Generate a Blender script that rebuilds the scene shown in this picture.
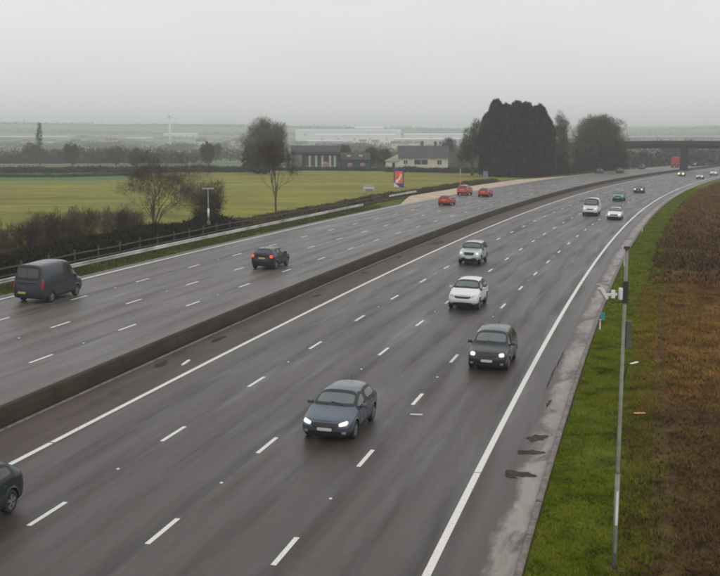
import bpy, bmesh, math, random
import numpy as np
from mathutils import Vector, Matrix
from mathutils.bvhtree import BVHTree

sc = bpy.context.scene
for o in list(bpy.data.objects):
    bpy.data.objects.remove(o)
C = sc.collection

# ------------------------------------------------------------------ camera
cam_d = bpy.data.cameras.new('camera')
cam = bpy.data.objects.new('camera', cam_d)
C.objects.link(cam)
cam_d.sensor_width = 36.0
cam_d.lens = 1144.5 / 720 * 36
cam_d.clip_start = 0.5
cam_d.clip_end = 12000
cam.location = (0, 0, 10.94)
cam.rotation_euler = (math.pi / 2 - 0.13418, 0, 0)
sc.camera = cam

# ------------------------------------------------------------------ light
SUN_EL, SUN_AZ = math.radians(38), math.radians(150)
world = bpy.data.worlds.new('World')
sc.world = world
world.use_nodes = True
wt = world.node_tree
wt.nodes.clear()
w_out = wt.nodes.new('ShaderNodeOutputWorld')
sky = wt.nodes.new('ShaderNodeTexSky')
sky.sky_type = 'NISHITA'
sky.sun_disc = False
sky.sun_elevation = SUN_EL
sky.sun_rotation = SUN_AZ
sky.dust_density = 3.0
bg1 = wt.nodes.new('ShaderNodeBackground')
bg1.inputs[1].default_value = 0.1
wt.links.new(sky.outputs[0], bg1.inputs[0])
tc = wt.nodes.new('ShaderNodeTexCoord')
mp = wt.nodes.new('ShaderNodeMapping')
mp.inputs['Scale'].default_value = (1.0, 1.0, 3.5)
nz = wt.nodes.new('ShaderNodeTexNoise')
nz.inputs['Scale'].default_value = 2.2
nz.inputs['Detail'].default_value = 4
nz.inputs['Roughness'].default_value = 0.5
rp = wt.nodes.new('ShaderNodeValToRGB')
rp.color_ramp.elements[0].position = 0.3
rp.color_ramp.elements[0].color = (0.820, 0.825, 0.845, 1)
rp.color_ramp.elements[1].position = 0.7
rp.color_ramp.elements[1].color = (0.930, 0.935, 0.950, 1)
bg2 = wt.nodes.new('ShaderNodeBackground')
bg2.inputs[1].default_value = 1.0
mx = wt.nodes.new('ShaderNodeMixShader')
mx.inputs[0].default_value = 0.92
wt.links.new(tc.outputs['Generated'], mp.inputs[0])
wt.links.new(mp.outputs[0], nz.inputs[0])
wt.links.new(nz.outputs[0], rp.inputs[0])
wt.links.new(rp.outputs[0], bg2.inputs[0])
wt.links.new(bg1.outputs[0], mx.inputs[1])
wt.links.new(bg2.outputs[0], mx.inputs[2])
wt.links.new(mx.outputs[0], w_out.inputs[0])

sun_d = bpy.data.lights.new('sun', 'SUN')
sun_d.energy = 0.6
sun_d.angle = math.radians(35)
sun_d.color = (1.0, 0.97, 0.92)
sun = bpy.data.objects.new('sun', sun_d)
C.objects.link(sun)
sd = Vector((math.sin(SUN_AZ) * math.cos(SUN_EL), math.cos(SUN_AZ) * math.cos(SUN_EL), math.sin(SUN_EL)))
sun.rotation_euler = sd.to_track_quat('Z', 'Y').to_euler()
sun.location = sd * 200

vs = sc.view_settings
vs.view_transform = 'Standard'
vs.look = 'None'
vs.exposure = 0.0
vs.gamma = 1.0
vs.use_curve_mapping = False
sc.render.engine = 'CYCLES'
sc.cycles.filter_width = 2.0
sc.cycles.volume_bounces = 4
sc.cycles.max_bounces = 6
sc.cycles.diffuse_bounces = 3
sc.cycles.glossy_bounces = 3
HAZE = 0.00041

# ------------------------------------------------------------------ helpers
MATS = {}


class NT:
    """small wrapper that keeps node building short"""
    def __init__(s, name):
        s.m = bpy.data.materials.new(name)
        s.m.use_nodes = True
        s.t = s.m.node_tree
        s.t.nodes.clear()
        s.out = s.n('OutputMaterial')
        s.b = s.n('BsdfPrincipled')
        s.t.links.new(s.b.outputs[0], s.out.inputs[0])

    def n(s, kind, **kw):
        nd = s.t.nodes.new('ShaderNode' + kind)
        for k, v in kw.items():
            setattr(nd, k, v)
        return nd

    def put(s, sock, v):
        if hasattr(v, 'is_output') or isinstance(v, bpy.types.NodeSocket):
            s.t.links.new(v, sock)
        else:
            sock.default_value = v

    def pos(s, scale=(1, 1, 1)):
        g = s.n('NewGeometry')
        return s.scale(g.outputs['Position'], scale)

    def obj(s, scale=(1, 1, 1)):
        g = s.n('TexCoord')
        return s.scale(g.outputs['Object'], scale)

    def uv(s, scale=(1, 1, 1)):
        g = s.n('UVMap')
        return s.scale(g.outputs[0], scale)

    def scale(s, v, scale):
        m = s.n('Mapping')
        m.inputs['Scale'].default_value = scale
        s.t.links.new(v, m.inputs[0])
        return m.outputs[0]

    def noise(s, v, scale, detail=3, rough=0.55, dist=0.0):
        k = s.n('TexNoise')
        k.inputs['Scale'].default_value = scale
        k.inputs['Detail'].default_value = detail
        k.inputs['Roughness'].default_value = rough
        k.inputs['Distortion'].default_value = dist
        s.t.links.new(v, k.inputs['Vector'])
        return k.outputs[0]

    def ramp(s, v, stops):
        r = s.n('ValToRGB')
        e = r.color_ramp.elements
        while len(e) < len(stops):
            e.new(0.5)
        for el, (p, c) in zip(e, stops):
            el.position = p
            el.color = (c, c, c, 1) if isinstance(c, (int, float)) else (*c, 1)
        s.put(r.inputs[0], v)
        return r.outputs[0]

    def mix(s, f, a, b, mode='MIX'):
        m = s.n('Mix', data_type='RGBA', blend_type=mode)
        s.put(m.inputs[0], f)
        for i, v in ((6, a), (7, b)):
            s.put(m.inputs[i], (*v, 1) if isinstance(v, tuple) and len(v) == 3 else v)
        return m.outputs[2]

    def math(s, op, a, b=0.0, c=0.0):
        m = s.n('Math', operation=op)
        s.put(m.inputs[0], a)
        s.put(m.inputs[1], b)
        s.put(m.inputs[2], c)
        return m.outputs[0]

    def bump(s, h, strength=0.3, dist=0.02):
        b = s.n('Bump')
        b.inputs['Strength'].default_value = strength
        b.inputs['Distance'].default_value = dist
        s.put(b.inputs['Height'], h)
        s.t.links.new(b.outputs[0], s.b.inputs['Normal'])

    def set(s, **kw):
        for k, v in kw.items():
            k = {'base': 'Base Color', 'rough': 'Roughness', 'metal': 'Metallic', 'coat': 'Coat Weight', 'spec': 'Specular IOR Level',
                 'emit': 'Emission Color', 'estr': 'Emission Strength', 'coatr': 'Coat Roughness', 'sheen': 'Sheen Weight',
                 'trans': 'Transmission Weight'}[k]
            if isinstance(v, tuple) and len(v) == 3:
                v = (*v, 1)
            s.put(s.b.inputs[k], v)
        return s.m


def mottled(name, c1, c2, scale=3.0, rough=0.8, detail=4, bump=0.0, lo=0.35, hi=0.65, coords='pos', vs=(1, 1, 1), spec=0.3):
    k = NT(name)
    v = k.pos(vs) if coords == 'pos' else k.obj(vs)
    f = k.noise(v, scale, detail)
    k.set(base=k.ramp(f, [(lo, c1), (hi, c2)]), rough=rough, spec=spec)
    if bump:
        k.bump(k.noise(v, scale * 6, 3), bump, 0.02)
    MATS[name] = k.m
    return k.m


def tag(o, label=None, cat=None, group=None, kind=None):
    if label: o['label'] = label
    if cat: o['category'] = cat
    if group: o['group'] = group
    if kind: o['kind'] = kind
    return o


def mesh_obj(name, me, parent=None, loc=None):
    o = bpy.data.objects.new(name, me)
    C.objects.link(o)
    if parent is not None:
        o.parent = parent
    if loc is not None:
        o.location = loc
    return o


def empty(name, loc, rz=0.0):
    o = bpy.data.objects.new(name, None)
    o.empty_display_size = 0.3
    C.objects.link(o)
    o.location = loc
    o.rotation_euler = (0, 0, rz)
    return o


def np_mesh(name, V, F, mat, smooth=False, uv=None):
    """V (n,3), F (m,k) arrays with k=3 or 4"""
    V = np.asarray(V, np.float32)
    F = np.asarray(F, np.int32)
    k = F.shape[1]
    me = bpy.data.meshes.new(name)
    me.vertices.add(len(V))
    me.vertices.foreach_set('co', V.ravel())
    me.loops.add(F.size)
    me.loops.foreach_set('vertex_index', F.ravel())
    me.polygons.add(len(F))
    me.polygons.foreach_set('loop_start', np.arange(0, F.size, k, dtype=np.int32))
    me.polygons.foreach_set('loop_total', np.full(len(F), k, np.int32))
    if smooth:
        me.polygons.foreach_set('use_smooth', np.ones(len(F), bool))
    if uv is not None:
        l = me.uv_layers.new(name='UVMap')
        l.data.foreach_set('uv', np.asarray(uv, np.float32)[F.ravel()].ravel())
    me.materials.append(mat)
    me.update(calc_edges=True)
    me.validate()
    return me


class MB:
    """collects boxes, tubes and polygons for one mesh"""
    def __init__(s):
        s.v = []
        s.f = []

    def box(s, x0, x1, y0, y1, z0, z1, tx=0, ty=0):
        n = len(s.v)
        for z, ax, ay in ((z0, 0, 0), (z1, tx, ty)):
            s.v += [(x0 + ax, y0 + ay, z), (x1 - ax, y0 + ay, z), (x1 - ax, y1 - ay, z), (x0 + ax, y1 - ay, z)]
        s.f += [tuple(n + i for i in q) for q in ((3, 2, 1, 0), (4, 5, 6, 7), (0, 1, 5, 4), (1, 2, 6, 5), (2, 3, 7, 6), (3, 0, 4, 7))]
        return s

    def bar(s, p, q, w, h):
        p = Vector(p); q = Vector(q)
        d = (q - p).normalized()
        u = d.cross(Vector((0, 0, 1)))
        if u.length < 1e-4: u = Vector((1, 0, 0))
        u.normalize(); v = u.cross(d)
        n = len(s.v)
        for c in (p, q):
            for a, b in ((-1, -1), (1, -1), (1, 1), (-1, 1)):
                s.v.append(tuple(c + u * a * w / 2 + v * b * h / 2))
        s.f += [tuple(n + i for i in t) for t in ((3, 2, 1, 0), (4, 5, 6, 7), (0, 1, 5, 4), (1, 2, 6, 5), (2, 3, 7, 6), (3, 0, 4, 7))]
        return s

    def tube(s, pts, rads, k=8, cap=True):
        pts = [Vector(p) for p in pts]
        n0 = len(s.v)
        pu = None
        for i, p in enumerate(pts):
            d = (pts[min(i + 1, len(pts) - 1)] - pts[max(i - 1, 0)])
            if d.length < 1e-6: d = Vector((0, 0, 1))
            d.normalize()
            if pu is None:
                u = d.cross(Vector((0.13, 0.97, 0.2)))
                if u.length < 0.1: u = d.cross(Vector((1, 0, 0)))
            else:
                u = pu - d * pu.dot(d)
            u.normalize(); pu = u
            w = d.cross(u)
            r = rads[i] if isinstance(rads, (list, tuple)) else rads
            for j in range(k):
                a = 2 * math.pi * j / k
                s.v.append(tuple(p + (u * math.cos(a) + w * math.sin(a)) * r))
        for i in range(len(pts) - 1):
            for j in range(k):
                a = n0 + i * k + j; b = n0 + i * k + (j + 1) % k
                s.f.append((a, b, b + k, a + k))
        if cap:
            s.f.append(tuple(n0 + j for j in reversed(range(k))))
            s.f.append(tuple(n0 + (len(pts) - 1) * k + j for j in range(k)))
        return s

    def poly(s, pts):
        n = len(s.v)
        s.v += [tuple(p) for p in pts]
        s.f.append(tuple(range(n, n + len(pts))))
        return s

    def prism(s, outline, axis, a, b):
        """outline: 2D points; axis 0/1/2 extruded from a to b"""
        n = len(s.v); k = len(outline)
        for t in (a, b):
            for p in outline:
                c = list(p); c.insert(axis, t)
                s.v.append(tuple(c))
        s.f.append(tuple(n + i for i in range(k)))
        s.f.append(tuple(n + k + i for i in reversed(range(k))))
        for i in range(k):
            j = (i + 1) % k
            s.f.append((n + j, n + i, n + k + i, n + k + j))
        return s

    def mesh(s, name, mat, smooth=False, bevel=0.0):
        me = bpy.data.meshes.new(name)
        me.from_pydata(s.v, [], s.f)
        bm = bmesh.new(); bm.from_mesh(me)
        bmesh.ops.recalc_face_normals(bm, faces=bm.faces)
        if bevel:
            bmesh.ops.bevel(bm, geom=[e for e in bm.edges if len(e.link_faces) == 2 and e.calc_face_angle(0) > 0.5], offset=bevel, segments=2, affect='EDGES', profile=0.6)
        bm.to_mesh(me); bm.free()
        me.materials.append(mat)
        if smooth:
            for p in me.polygons: p.use_smooth = True
        return me

    def build(s, name, mat, parent=None, loc=None, smooth=False, bevel=0.0):
        return mesh_obj(name, s.mesh(name, mat, smooth, bevel), parent, loc)


def copy_tree(o, parent=None):
    c = o.copy(); C.objects.link(c); c.parent = parent
    for ch in list(o.children): copy_tree(ch, c)
    return c


# ------------------------------------------------------------------ road alignment
# s runs along the motorway away from the viewer, o is the offset to the left of lane line C
LANE = 3.65
KN = [0, 60, 120, 180, 240, 300, 380, 450, 520, 1200]
KV = [.04175, .04677, .04796, .05588, .05184, .02881, .0008, -.012, 0, 0]
RS = np.arange(-120, 1400, 1.0)
_k = np.interp(RS, KN, KV) / 100
_psi = np.concatenate([[0], np.cumsum((_k[1:] + _k[:-1]) / 2)])
_psi += 0.2409 - _psi[120]
_m = (_psi[1:] + _psi[:-1]) / 2
_x = np.concatenate([[0], np.cumsum(np.sin(_m))]); _x += -1.97 - _x[120]
_y = np.concatenate([[0], np.cumsum(np.cos(_m))]); _y += 29.066 - _y[120]


def zr(s):
    s = np.asarray(s, float)
    q = np.clip(s, -60, 460) / 100
    base = -0.16868 * q * q - 0.00427 * q
    return base - 0.0155 * np.maximum(s - 460, 0) * np.exp(-np.maximum(s - 460, 0) / 400)


CF = 0.02823


def road(s, o, h=0.0):
    s = np.asarray(s, float); o = np.asarray(o, float)
    x = np.interp(s, RS, _x); y = np.interp(s, RS, _y); a = np.interp(s, RS, _psi)
    z = zr(s) + CF * o + h
    return np.stack(np.broadcast_arrays(x - o * np.cos(a), y + o * np.sin(a), z), -1)


def RP(s, o, h=0.0):
    return Vector(road(s, o, h).tolist())


def psi(s):
    return float(np.interp(s, RS, _psi))


def to_so(x, y):
    x = np.asarray(x, float).ravel(); y = np.asarray(y, float).ravel()
    S = np.empty_like(x); O = np.empty_like(x)
    xs, ys, rs = _x[::4], _y[::4], RS[::4]
    for i in range(0, len(x), 4000):
        a = x[i:i + 4000, None] - xs; b = y[i:i + 4000, None] - ys
        j = (a * a + b * b).argmin(1)
        ps = np.interp(rs[j], RS, _psi)
        dx = x[i:i + 4000] - xs[j]; dy = y[i:i + 4000] - ys[j]
        S[i:i + 4000] = rs[j] + dx * np.sin(ps) + dy * np.cos(ps)
        O[i:i + 4000] = -dx * np.cos(ps) + dy * np.sin(ps)
    return S, O


def fbm(x, y, seed=0):
    r = np.random.RandomState(seed)
    z = np.zeros_like(x)
    for i in range(5):
        f = 2.0 ** i
        a = r.rand() * 6.28
        z += np.sin((x * math.cos(a) + y * math.sin(a)) * f + r.rand() * 6) * np.cos((y * math.cos(a) - x * math.sin(a)) * f * 0.83 + r.rand() * 6) / f
    return z


def ground_z(x, y):
    x = np.asarray(x, float); y = np.asarray(y, float)
    sh = x.shape
    S, O = to_so(x, y)
    S = S.reshape(sh); O = O.reshape(sh)
    near = zr(np.clip(S, -60, 700)) + CF * np.clip(O, -7, 32)
    near = np.where(O > 32, near - 0.55 * np.clip((O - 33) / 4, 0, 1), near)
    near = near + 0.12 * fbm(x / 9, y / 9, 2) * np.clip((np.abs(O - 12) - 19) / 6, 0, 1)
    far_y = [0, 330, 420, 600, 900, 1300, 1700, 2200, 2700, 3200, 4200, 9000]
    far_z = [0, -1, -1.6, -3.5, -6, -8, -9, -3, 10, 24, 34, 30]
    d = np.hypot(x, y)
    far = np.interp(d, far_y, far_z)
    far = far + np.clip((d - 500) / 900, 0, 1) * (3.0 * fbm(x / 260, y / 260, 5)) + np.clip((d - 1800) / 1200, 0, 1) * 13 * fbm(x / 850, y / 850, 8)
    w = np.clip((np.abs(O - 12) - 45) / 120, 0, 1)
    w = np.maximum(w, np.clip((S - 560) / 150, 0, 1))
    w = w * w * (3 - 2 * w)
    return near * (1 - w) + far * w


def gz1(x, y):
    return float(ground_z(np.array([x]), np.array([y]))[0])


# ------------------------------------------------------------------ setting materials
def asphalt(name, tint, dirt, wet):
    k = NT(name)
    uv = k.uv()
    sep = k.n('SeparateXYZ'); k.t.links.new(uv, sep.inputs[0])
    s, o = sep.outputs[0], sep.outputs[1]
    long_n = k.noise(k.uv((0.035, 1.6, 1)), 1.0, 4, 0.6)
    patch = k.noise(k.uv((0.10, 0.28, 1)), 1.0, 5, 0.62, 0.4)
    grain = k.noise(k.uv((1, 1, 1)), 34, 3, 0.7)
    mid = k.noise(k.uv((0.6, 2.2, 1)), 1.4, 4, 0.6)
    # wheel tracks: two bands per lane
    u = k.math('FRACT', k.math('ADD', k.math('DIVIDE', o, LANE), 20.0))
    d = k.math('ABSOLUTE', k.math('SUBTRACT', k.math('ABSOLUTE', k.math('SUBTRACT', u, 0.5)), 0.23))
    track = k.ramp(d, [(0.0, 1.0), (0.17, 0.0)])
    c = k.ramp(patch, [(0.30, tuple(t * 0.86 for t in tint)), (0.70, tuple(t * 1.14 for t in tint))])
    c = k.mix(k.ramp(long_n, [(0.38, 0.0), (0.62, 0.85)]), c, dirt)
    c = k.mix(k.math('MULTIPLY', track, 0.30), c, tuple(t * 1.22 for t in tint))
    c = k.mix(k.ramp(grain, [(0.35, 0.30), (0.60, 0.0)]), c, tuple(t * 0.45 for t in tint))
    c = k.mix(k.ramp(mid, [(0.62, 0.0), (0.75, 0.35)]), c, tuple(t * 0.62 for t in tint))
    fine = k.noise(k.uv((1.1, 2.4, 1)), 1.6, 6, 0.75)
    c = k.mix(1.0, c, k.ramp(fine, [(0.30, 0.80), (0.70, 1.16)]), 'MULTIPLY')
    # dark construction joints that wander beside the lane lines
    e = k.math('ADD', u, k.math('MULTIPLY', k.math('SUBTRACT', k.noise(k.uv((0.12, 0.05, 1)), 1.0, 2), 0.5), 0.12))
    seam = k.ramp(k.math('ABSOLUTE', k.math('SUBTRACT', e, 0.045)), [(0.0, 1.0), (0.030, 0.85), (0.075, 0.0)])
    brk = k.ramp(k.noise(k.uv((0.05, 0.27, 1)), 1.0, 2), [(0.40, 0.20), (0.55, 1.0)])
    c = k.mix(k.math('MULTIPLY', seam, brk), c, tuple(t * 0.35 for t in tint))
    ctr = k.ramp(k.math('ABSOLUTE', k.math('SUBTRACT', u, 0.5)), [(0.0, 0.40), (0.10, 0.0)])
    c = k.mix(k.math('MULTIPLY', ctr, k.noise(k.uv((0.03, 0.4, 1)), 1.0, 3)), c, tuple(t * 0.3 for t in tint))
    rough = k.ramp(k.noise(k.uv((0.07, 0.9, 1)), 1.0, 5, 0.65), [(0.32, wet - 0.12), (0.66, wet + 0.16)])
    k.set(base=c, rough=k.mix(track, rough, (wet, wet, wet)), spec=0.38)
    k.bump(grain, 0.25, 0.004)
    MATS[name] = k.m
    return k.m


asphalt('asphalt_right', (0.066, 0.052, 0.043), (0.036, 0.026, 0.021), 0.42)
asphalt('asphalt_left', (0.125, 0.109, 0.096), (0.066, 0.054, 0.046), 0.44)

k = NT('edge_concrete')
uvn = k.noise(k.uv((0.5, 1.5, 1)), 1.0, 5, 0.65, 0.5)
c = k.ramp(uvn, [(0.30, (0.12, 0.10, 0.085)), (0.5, (0.24, 0.205, 0.175)), (0.75, (0.34, 0.30, 0.26))])
stain = k.ramp(k.noise(k.uv((0.16, 0.5, 1)), 1.0, 4, 0.6, 1.0), [(0.54, 0.0), (0.62, 0.85)])
c = k.mix(stain, c, (0.045, 0.034, 0.028))
so_ = k.n('SeparateXYZ'); k.t.links.new(k.uv(), so_.inputs[0])
ed_ = k.math('ADD', so_.outputs[1], k.math('MULTIPLY', k.math('SUBTRACT', k.noise(k.uv((0.5, 1.2, 1)), 1.0, 5, 0.7), 0.5), 1.3))
c = k.mix(k.ramp(k.math('ADD', ed_, 6.0), [(0.55, 0.0), (0.85, 1.0)]), c, (0.058, 0.046, 0.038))
k.set(base=c, rough=0.5)
k.bump(k.noise(k.uv((1, 1, 1)), 14, 4), 0.4, 0.02)
MATS['edge_concrete'] = k.m

k = NT('median_dirt')
c = k.ramp(k.noise(k.uv((0.12, 0.9, 1)), 1.0, 5, 0.62), [(0.28, (0.048, 0.032, 0.023)), (0.50, (0.076, 0.054, 0.041)), (0.74, (0.105, 0.080, 0.063))])
c = k.mix(k.ramp(k.noise(k.uv((0.5, 0.8, 1)), 1.0, 3), [(0.58, 0.0), (0.70, 0.8)]), c, (0.035, 0.03, 0.024))
k.set(base=c, rough=0.75)
k.bump(k.noise(k.uv((1, 1, 1)), 20, 4), 0.5, 0.02)
MATS['median_dirt'] = k.m

k = NT('barrier_concrete')
c = k.ramp(k.noise(k.uv((0.35, 2.5, 1)), 1.0, 5, 0.6), [(0.25, (0.026, 0.021, 0.013)), (0.5, (0.042, 0.035, 0.022)), (0.8, (0.070, 0.058, 0.040))])
c = k.mix(k.ramp(k.noise(k.uv((3.0, 0.4, 1)), 1.0, 4), [(0.55, 0.0), (0.70, 0.6)]), c, (0.04, 0.034, 0.028))
k.set(base=c, rough=0.85, spec=0.2)
k.bump(k.noise(k.uv((1, 1, 1)), 12, 4), 0.4, 0.02)
MATS['barrier_concrete'] = k.m

k = NT('road_paint')
w = k.ramp(k.noise(k.pos(), 9.0, 5, 0.7), [(0.30, (0.36, 0.34, 0.30)), (0.42, (0.70, 0.68, 0.62)), (0.7, (0.80, 0.78, 0.73))])
k.set(base=w, rough=0.5)
MATS['road_paint'] = k.m
mottled('refuge_surface', (0.36, 0.27, 0.18), (0.56, 0.43, 0.30), 0.6, 0.6)

# big ground sheet: pasture, rough grass and distant patchwork
k = NT('ground')
p = k.pos()
field = k.ramp(k.noise(k.pos((0.008, 0.055, 1)), 1.0, 5, 0.66, 0.8), [(0.30, (0.150, 0.120, 0.014)), (0.44, (0.185, 0.215, 0.020)), (0.54, (0.300, 0.290, 0.040)), (0.62, (0.180, 0.155, 0.022)), (0.75, (0.23, 0.25, 0.028))])
field = k.mix(k.ramp(k.noise(k.pos((0.05, 0.09, 1)), 1.0, 5, 0.7), [(0.42, 0.0), (0.66, 0.7)]), field, (0.15, 0.115, 0.035))
field = k.mix(k.ramp(k.noise(p, 0.9, 5, 0.7), [(0.35, 0.5), (0.6, 0.0)]), field, (0.11, 0.09, 0.04))
vor = k.n('TexVoronoi', feature='F1'); vor.inputs['Scale'].default_value = 1.0
k.t.links.new(k.pos((0.0045, 0.0028, 1)), vor.inputs['Vector'])
sepc = k.n('SeparateColor'); k.t.links.new(vor.outputs['Color'], sepc.inputs[0])
patchc = k.ramp(sepc.outputs[0], [(0.0, (0.09, 0.15, 0.06)), (0.3, (0.15, 0.24, 0.09)), (0.55, (0.13, 0.15, 0.08)), (0.75, (0.20, 0.27, 0.12)), (1.0, (0.11, 0.10, 0.07))])
vd = k.n('TexVoronoi', feature='DISTANCE_TO_EDGE'); k.t.links.new(k.pos((0.0045, 0.0028, 1)), vd.inputs['Vector'])
patchc = k.mix(k.ramp(vd.outputs[0], [(0.02, 1.0), (0.06, 0.0)]), patchc, (0.03, 0.035, 0.02))
sp = k.n('SeparateXYZ'); k.t.links.new(p, sp.inputs[0])
far = k.ramp(k.math('DIVIDE', sp.outputs[1], 1000.0), [(0.375, 0.0), (0.378, 1.0)])
c = k.mix(far, field, patchc)
green = k.ramp(k.math('MULTIPLY', k.math('LESS_THAN', sp.outputs[0], -62.0), k.math('GREATER_THAN', sp.outputs[1], 288.0)), [(0.4, 0.0), (0.6, 1.0)])
c = k.mix(k.math('MULTIPLY', green, k.math('SUBTRACT', 1.0, far)), c, (0.085, 0.15, 0.045))
k.set(base=c, rough=0.9, spec=0.15)
k.bump(k.noise(p, 3.0, 4), 0.5, 0.15)
MATS['ground'] = k.m

k = NT('verge_soil')
p = k.pos()
g = k.ramp(k.noise(p, 0.7, 5, 0.65), [(0.30, (0.045, 0.062, 0.004)), (0.52, (0.085, 0.115, 0.006)), (0.72, (0.130, 0.150, 0.014))])
b = k.ramp(k.noise(p, 0.32, 6, 0.68, 0.6), [(0.32, (0.030, 0.016, 0.009)), (0.48, (0.065, 0.036, 0.016)), (0.60, (0.12, 0.070, 0.026)), (0.74, (0.15, 0.10, 0.035))])
sep = k.n('SeparateXYZ'); k.t.links.new(k.uv(), sep.inputs[0])
edge = k.math('ADD', sep.outputs[1], k.math('MULTIPLY', k.math('SUBTRACT', k.noise(p, 0.5, 4), 0.5), 2.2))
lb = k.ramp(k.math('DIVIDE', k.math('ADD', edge, 40.0), 100.0), [(0.300, 1.0), (0.314, 0.0)])
lb2 = k.ramp(k.math('DIVIDE', k.math('ADD', edge, 40.0), 100.0), [(0.755, 0.0), (0.775, 0.75)])
c = k.mix(lb, g, b)
c = k.mix(lb2, c, (0.075, 0.060, 0.034))
k.set(base=c, rough=0.95, spec=0.1)
k.bump(k.noise(p, 5.0, 5), 0.7, 0.1)
MATS['verge_soil'] = k.m


def leafy(name, stops, scale, rough=0.9):
    k = NT(name)
    k.set(base=k.ramp(k.noise(k.pos(), scale, 4, 0.65), stops), rough=rough, spec=0.04)
    MATS[name] = k.m
    return k.m


leafy('grass_blades', [(0.32, (0.040, 0.062, 0.004)), (0.44, (0.110, 0.150, 0.006)), (0.54, (0.170, 0.200, 0.010)), (0.62, (0.200, 0.175, 0.022)), (0.72, (0.26, 0.23, 0.05))], 0.9)
leafy('bracken', [(0.34, (0.034, 0.018, 0.010)), (0.44, (0.070, 0.038, 0.016)), (0.52, (0.140, 0.078, 0.026)), (0.60, (0.230, 0.135, 0.045)), (0.74, (0.15, 0.12, 0.028))], 0.35)
k = NT('bracken')
pp = k.pos(); sb = k.n('SeparateXYZ'); k.t.links.new(pp, sb.inputs[0])
zone = k.math('DIVIDE', k.math('ADD', sb.outputs[1], k.math('MULTIPLY', k.math('SUBTRACT', k.noise(pp, 0.14, 4, 0.6), 0.5), 34.0)), 200.0)
za_ = k.ramp(zone, [(0.20, 0.12), (0.27, 0.85), (0.38, 0.80), (0.45, 0.05), (0.62, 0.15), (0.78, 0.4)])
f1 = k.noise(pp, 0.7, 5, 0.7)
dk_ = k.ramp(f1, [(0.34, (0.032, 0.016, 0.008)), (0.52, (0.076, 0.044, 0.020)), (0.70, (0.130, 0.076, 0.027))])
lt_ = k.ramp(f1, [(0.32, (0.080, 0.040, 0.012)), (0.48, (0.235, 0.120, 0.028)), (0.62, (0.39, 0.215, 0.052)), (0.74, (0.19, 0.18, 0.025))])
k.set(base=k.mix(za_, dk_, lt_), rough=0.95, spec=0.03)
MATS['bracken'] = k.m
leafy('verge_tuft', [(0.30, (0.040, 0.050, 0.018)), (0.5, (0.085, 0.105, 0.028)), (0.7, (0.12, 0.10, 0.05))], 0.6)
leafy('conifer_leaf', [(0.36, (0.007, 0.014, 0.013)), (0.50, (0.018, 0.034, 0.024)), (0.66, (0.045, 0.068, 0.038))], 0.45)
leafy('ivy_leaf', [(0.30, (0.022, 0.030, 0.018)), (0.60, (0.042, 0.052, 0.028)), (0.8, (0.06, 0.07, 0.03))], 0.8)
leafy('twigs', [(0.30, (0.060, 0.048, 0.038)), (0.60, (0.115, 0.095, 0.072)), (0.8, (0.16, 0.14, 0.095))], 0.9)
leafy('twigs_green', [(0.30, (0.080, 0.085, 0.048)), (0.60, (0.140, 0.150, 0.075)), (0.8, (0.21, 0.22, 0.10))], 0.6)
leafy('twigs_red', [(0.30, (0.040, 0.026, 0.022)), (0.60, (0.080, 0.050, 0.040)), (0.8, (0.10, 0.09, 0.05))], 0.5)
leafy('hedge_dark', [(0.30, (0.014, 0.013, 0.008)), (0.60, (0.034, 0.030, 0.016)), (0.8, (0.060, 0.052, 0.02))], 0.6)
leafy('hedge_brown', [(0.30, (0.048, 0.042, 0.020)), (0.55, (0.105, 0.090, 0.045)), (0.75, (0.15, 0.14, 0.055))], 0.5)
leafy('hedge_far', [(0.30, (0.030, 0.040, 0.024)), (0.60, (0.060, 0.070, 0.042)), (0.8, (0.09, 0.085, 0.05))], 0.2)
mottled('bark', (0.045, 0.036, 0.028), (0.10, 0.085, 0.065), 6.0, 0.9, bump=0.4)
mottled('galvanised', (0.17, 0.18, 0.15), (0.25, 0.26, 0.22), 4.0, 0.5, spec=0.5)
mottled('cabinet_green', (0.085, 0.09, 0.07), (0.12, 0.12, 0.10), 3, 0.6)
mottled('beam_steel', (0.24, 0.23, 0.20), (0.62, 0.61, 0.58), 0.35, 0.45, spec=0.5)
mottled('dark_steel', (0.03, 0.03, 0.03), (0.05, 0.05, 0.05), 4.0, 0.6)
mottled('white_plastic', (0.66, 0.66, 0.64), (0.78, 0.78, 0.76), 4.0, 0.45)
mottled('timber', (0.055, 0.045, 0.034), (0.13, 0.11, 0.085), 4.0, 0.85)
mottled('kerb_stone', (0.13, 0.105, 0.09), (0.24, 0.21, 0.19), 3.0, 0.8, bump=0.3)
mottled('bridge_concrete', (0.030, 0.032, 0.032), (0.055, 0.056, 0.055), 0.6, 0.9)
mottled('pier_concrete', (0.025, 0.025, 0.026), (0.045, 0.045, 0.045), 0.6, 0.9)
mottled('barn_cladding', (0.030, 0.031, 0.034), (0.055, 0.055, 0.058), 0.8, 0.8)
mottled('barn_grey', (0.15, 0.17, 0.19), (0.22, 0.24, 0.26), 0.6, 0.7)
mottled('slate', (0.050, 0.050, 0.054), (0.085, 0.085, 0.090), 0.9, 0.7)
mottled('barn_roof', (0.030, 0.036, 0.034), (0.055, 0.062, 0.058), 0.9, 0.7)
mottled('cream_render', (0.52, 0.47, 0.36), (0.64, 0.59, 0.47), 0.5, 0.85)
mottled('brick_red', (0.16, 0.085, 0.06), (0.24, 0.14, 0.10), 1.5, 0.85)
mottled('pale_stone', (0.36, 0.35, 0.31), (0.46, 0.44, 0.40), 1.5, 0.85)
mottled('window_dark', (0.03, 0.035, 0.045), (0.05, 0.06, 0.07), 1.5, 0.12, spec=0.6)
mottled('warehouse_white', (0.66, 0.67, 0.67), (0.78, 0.78, 0.77), 0.01, 0.6)
mottled('warehouse_grey', (0.30, 0.33, 0.36), (0.40, 0.42, 0.44), 0.01, 0.6)
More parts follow.
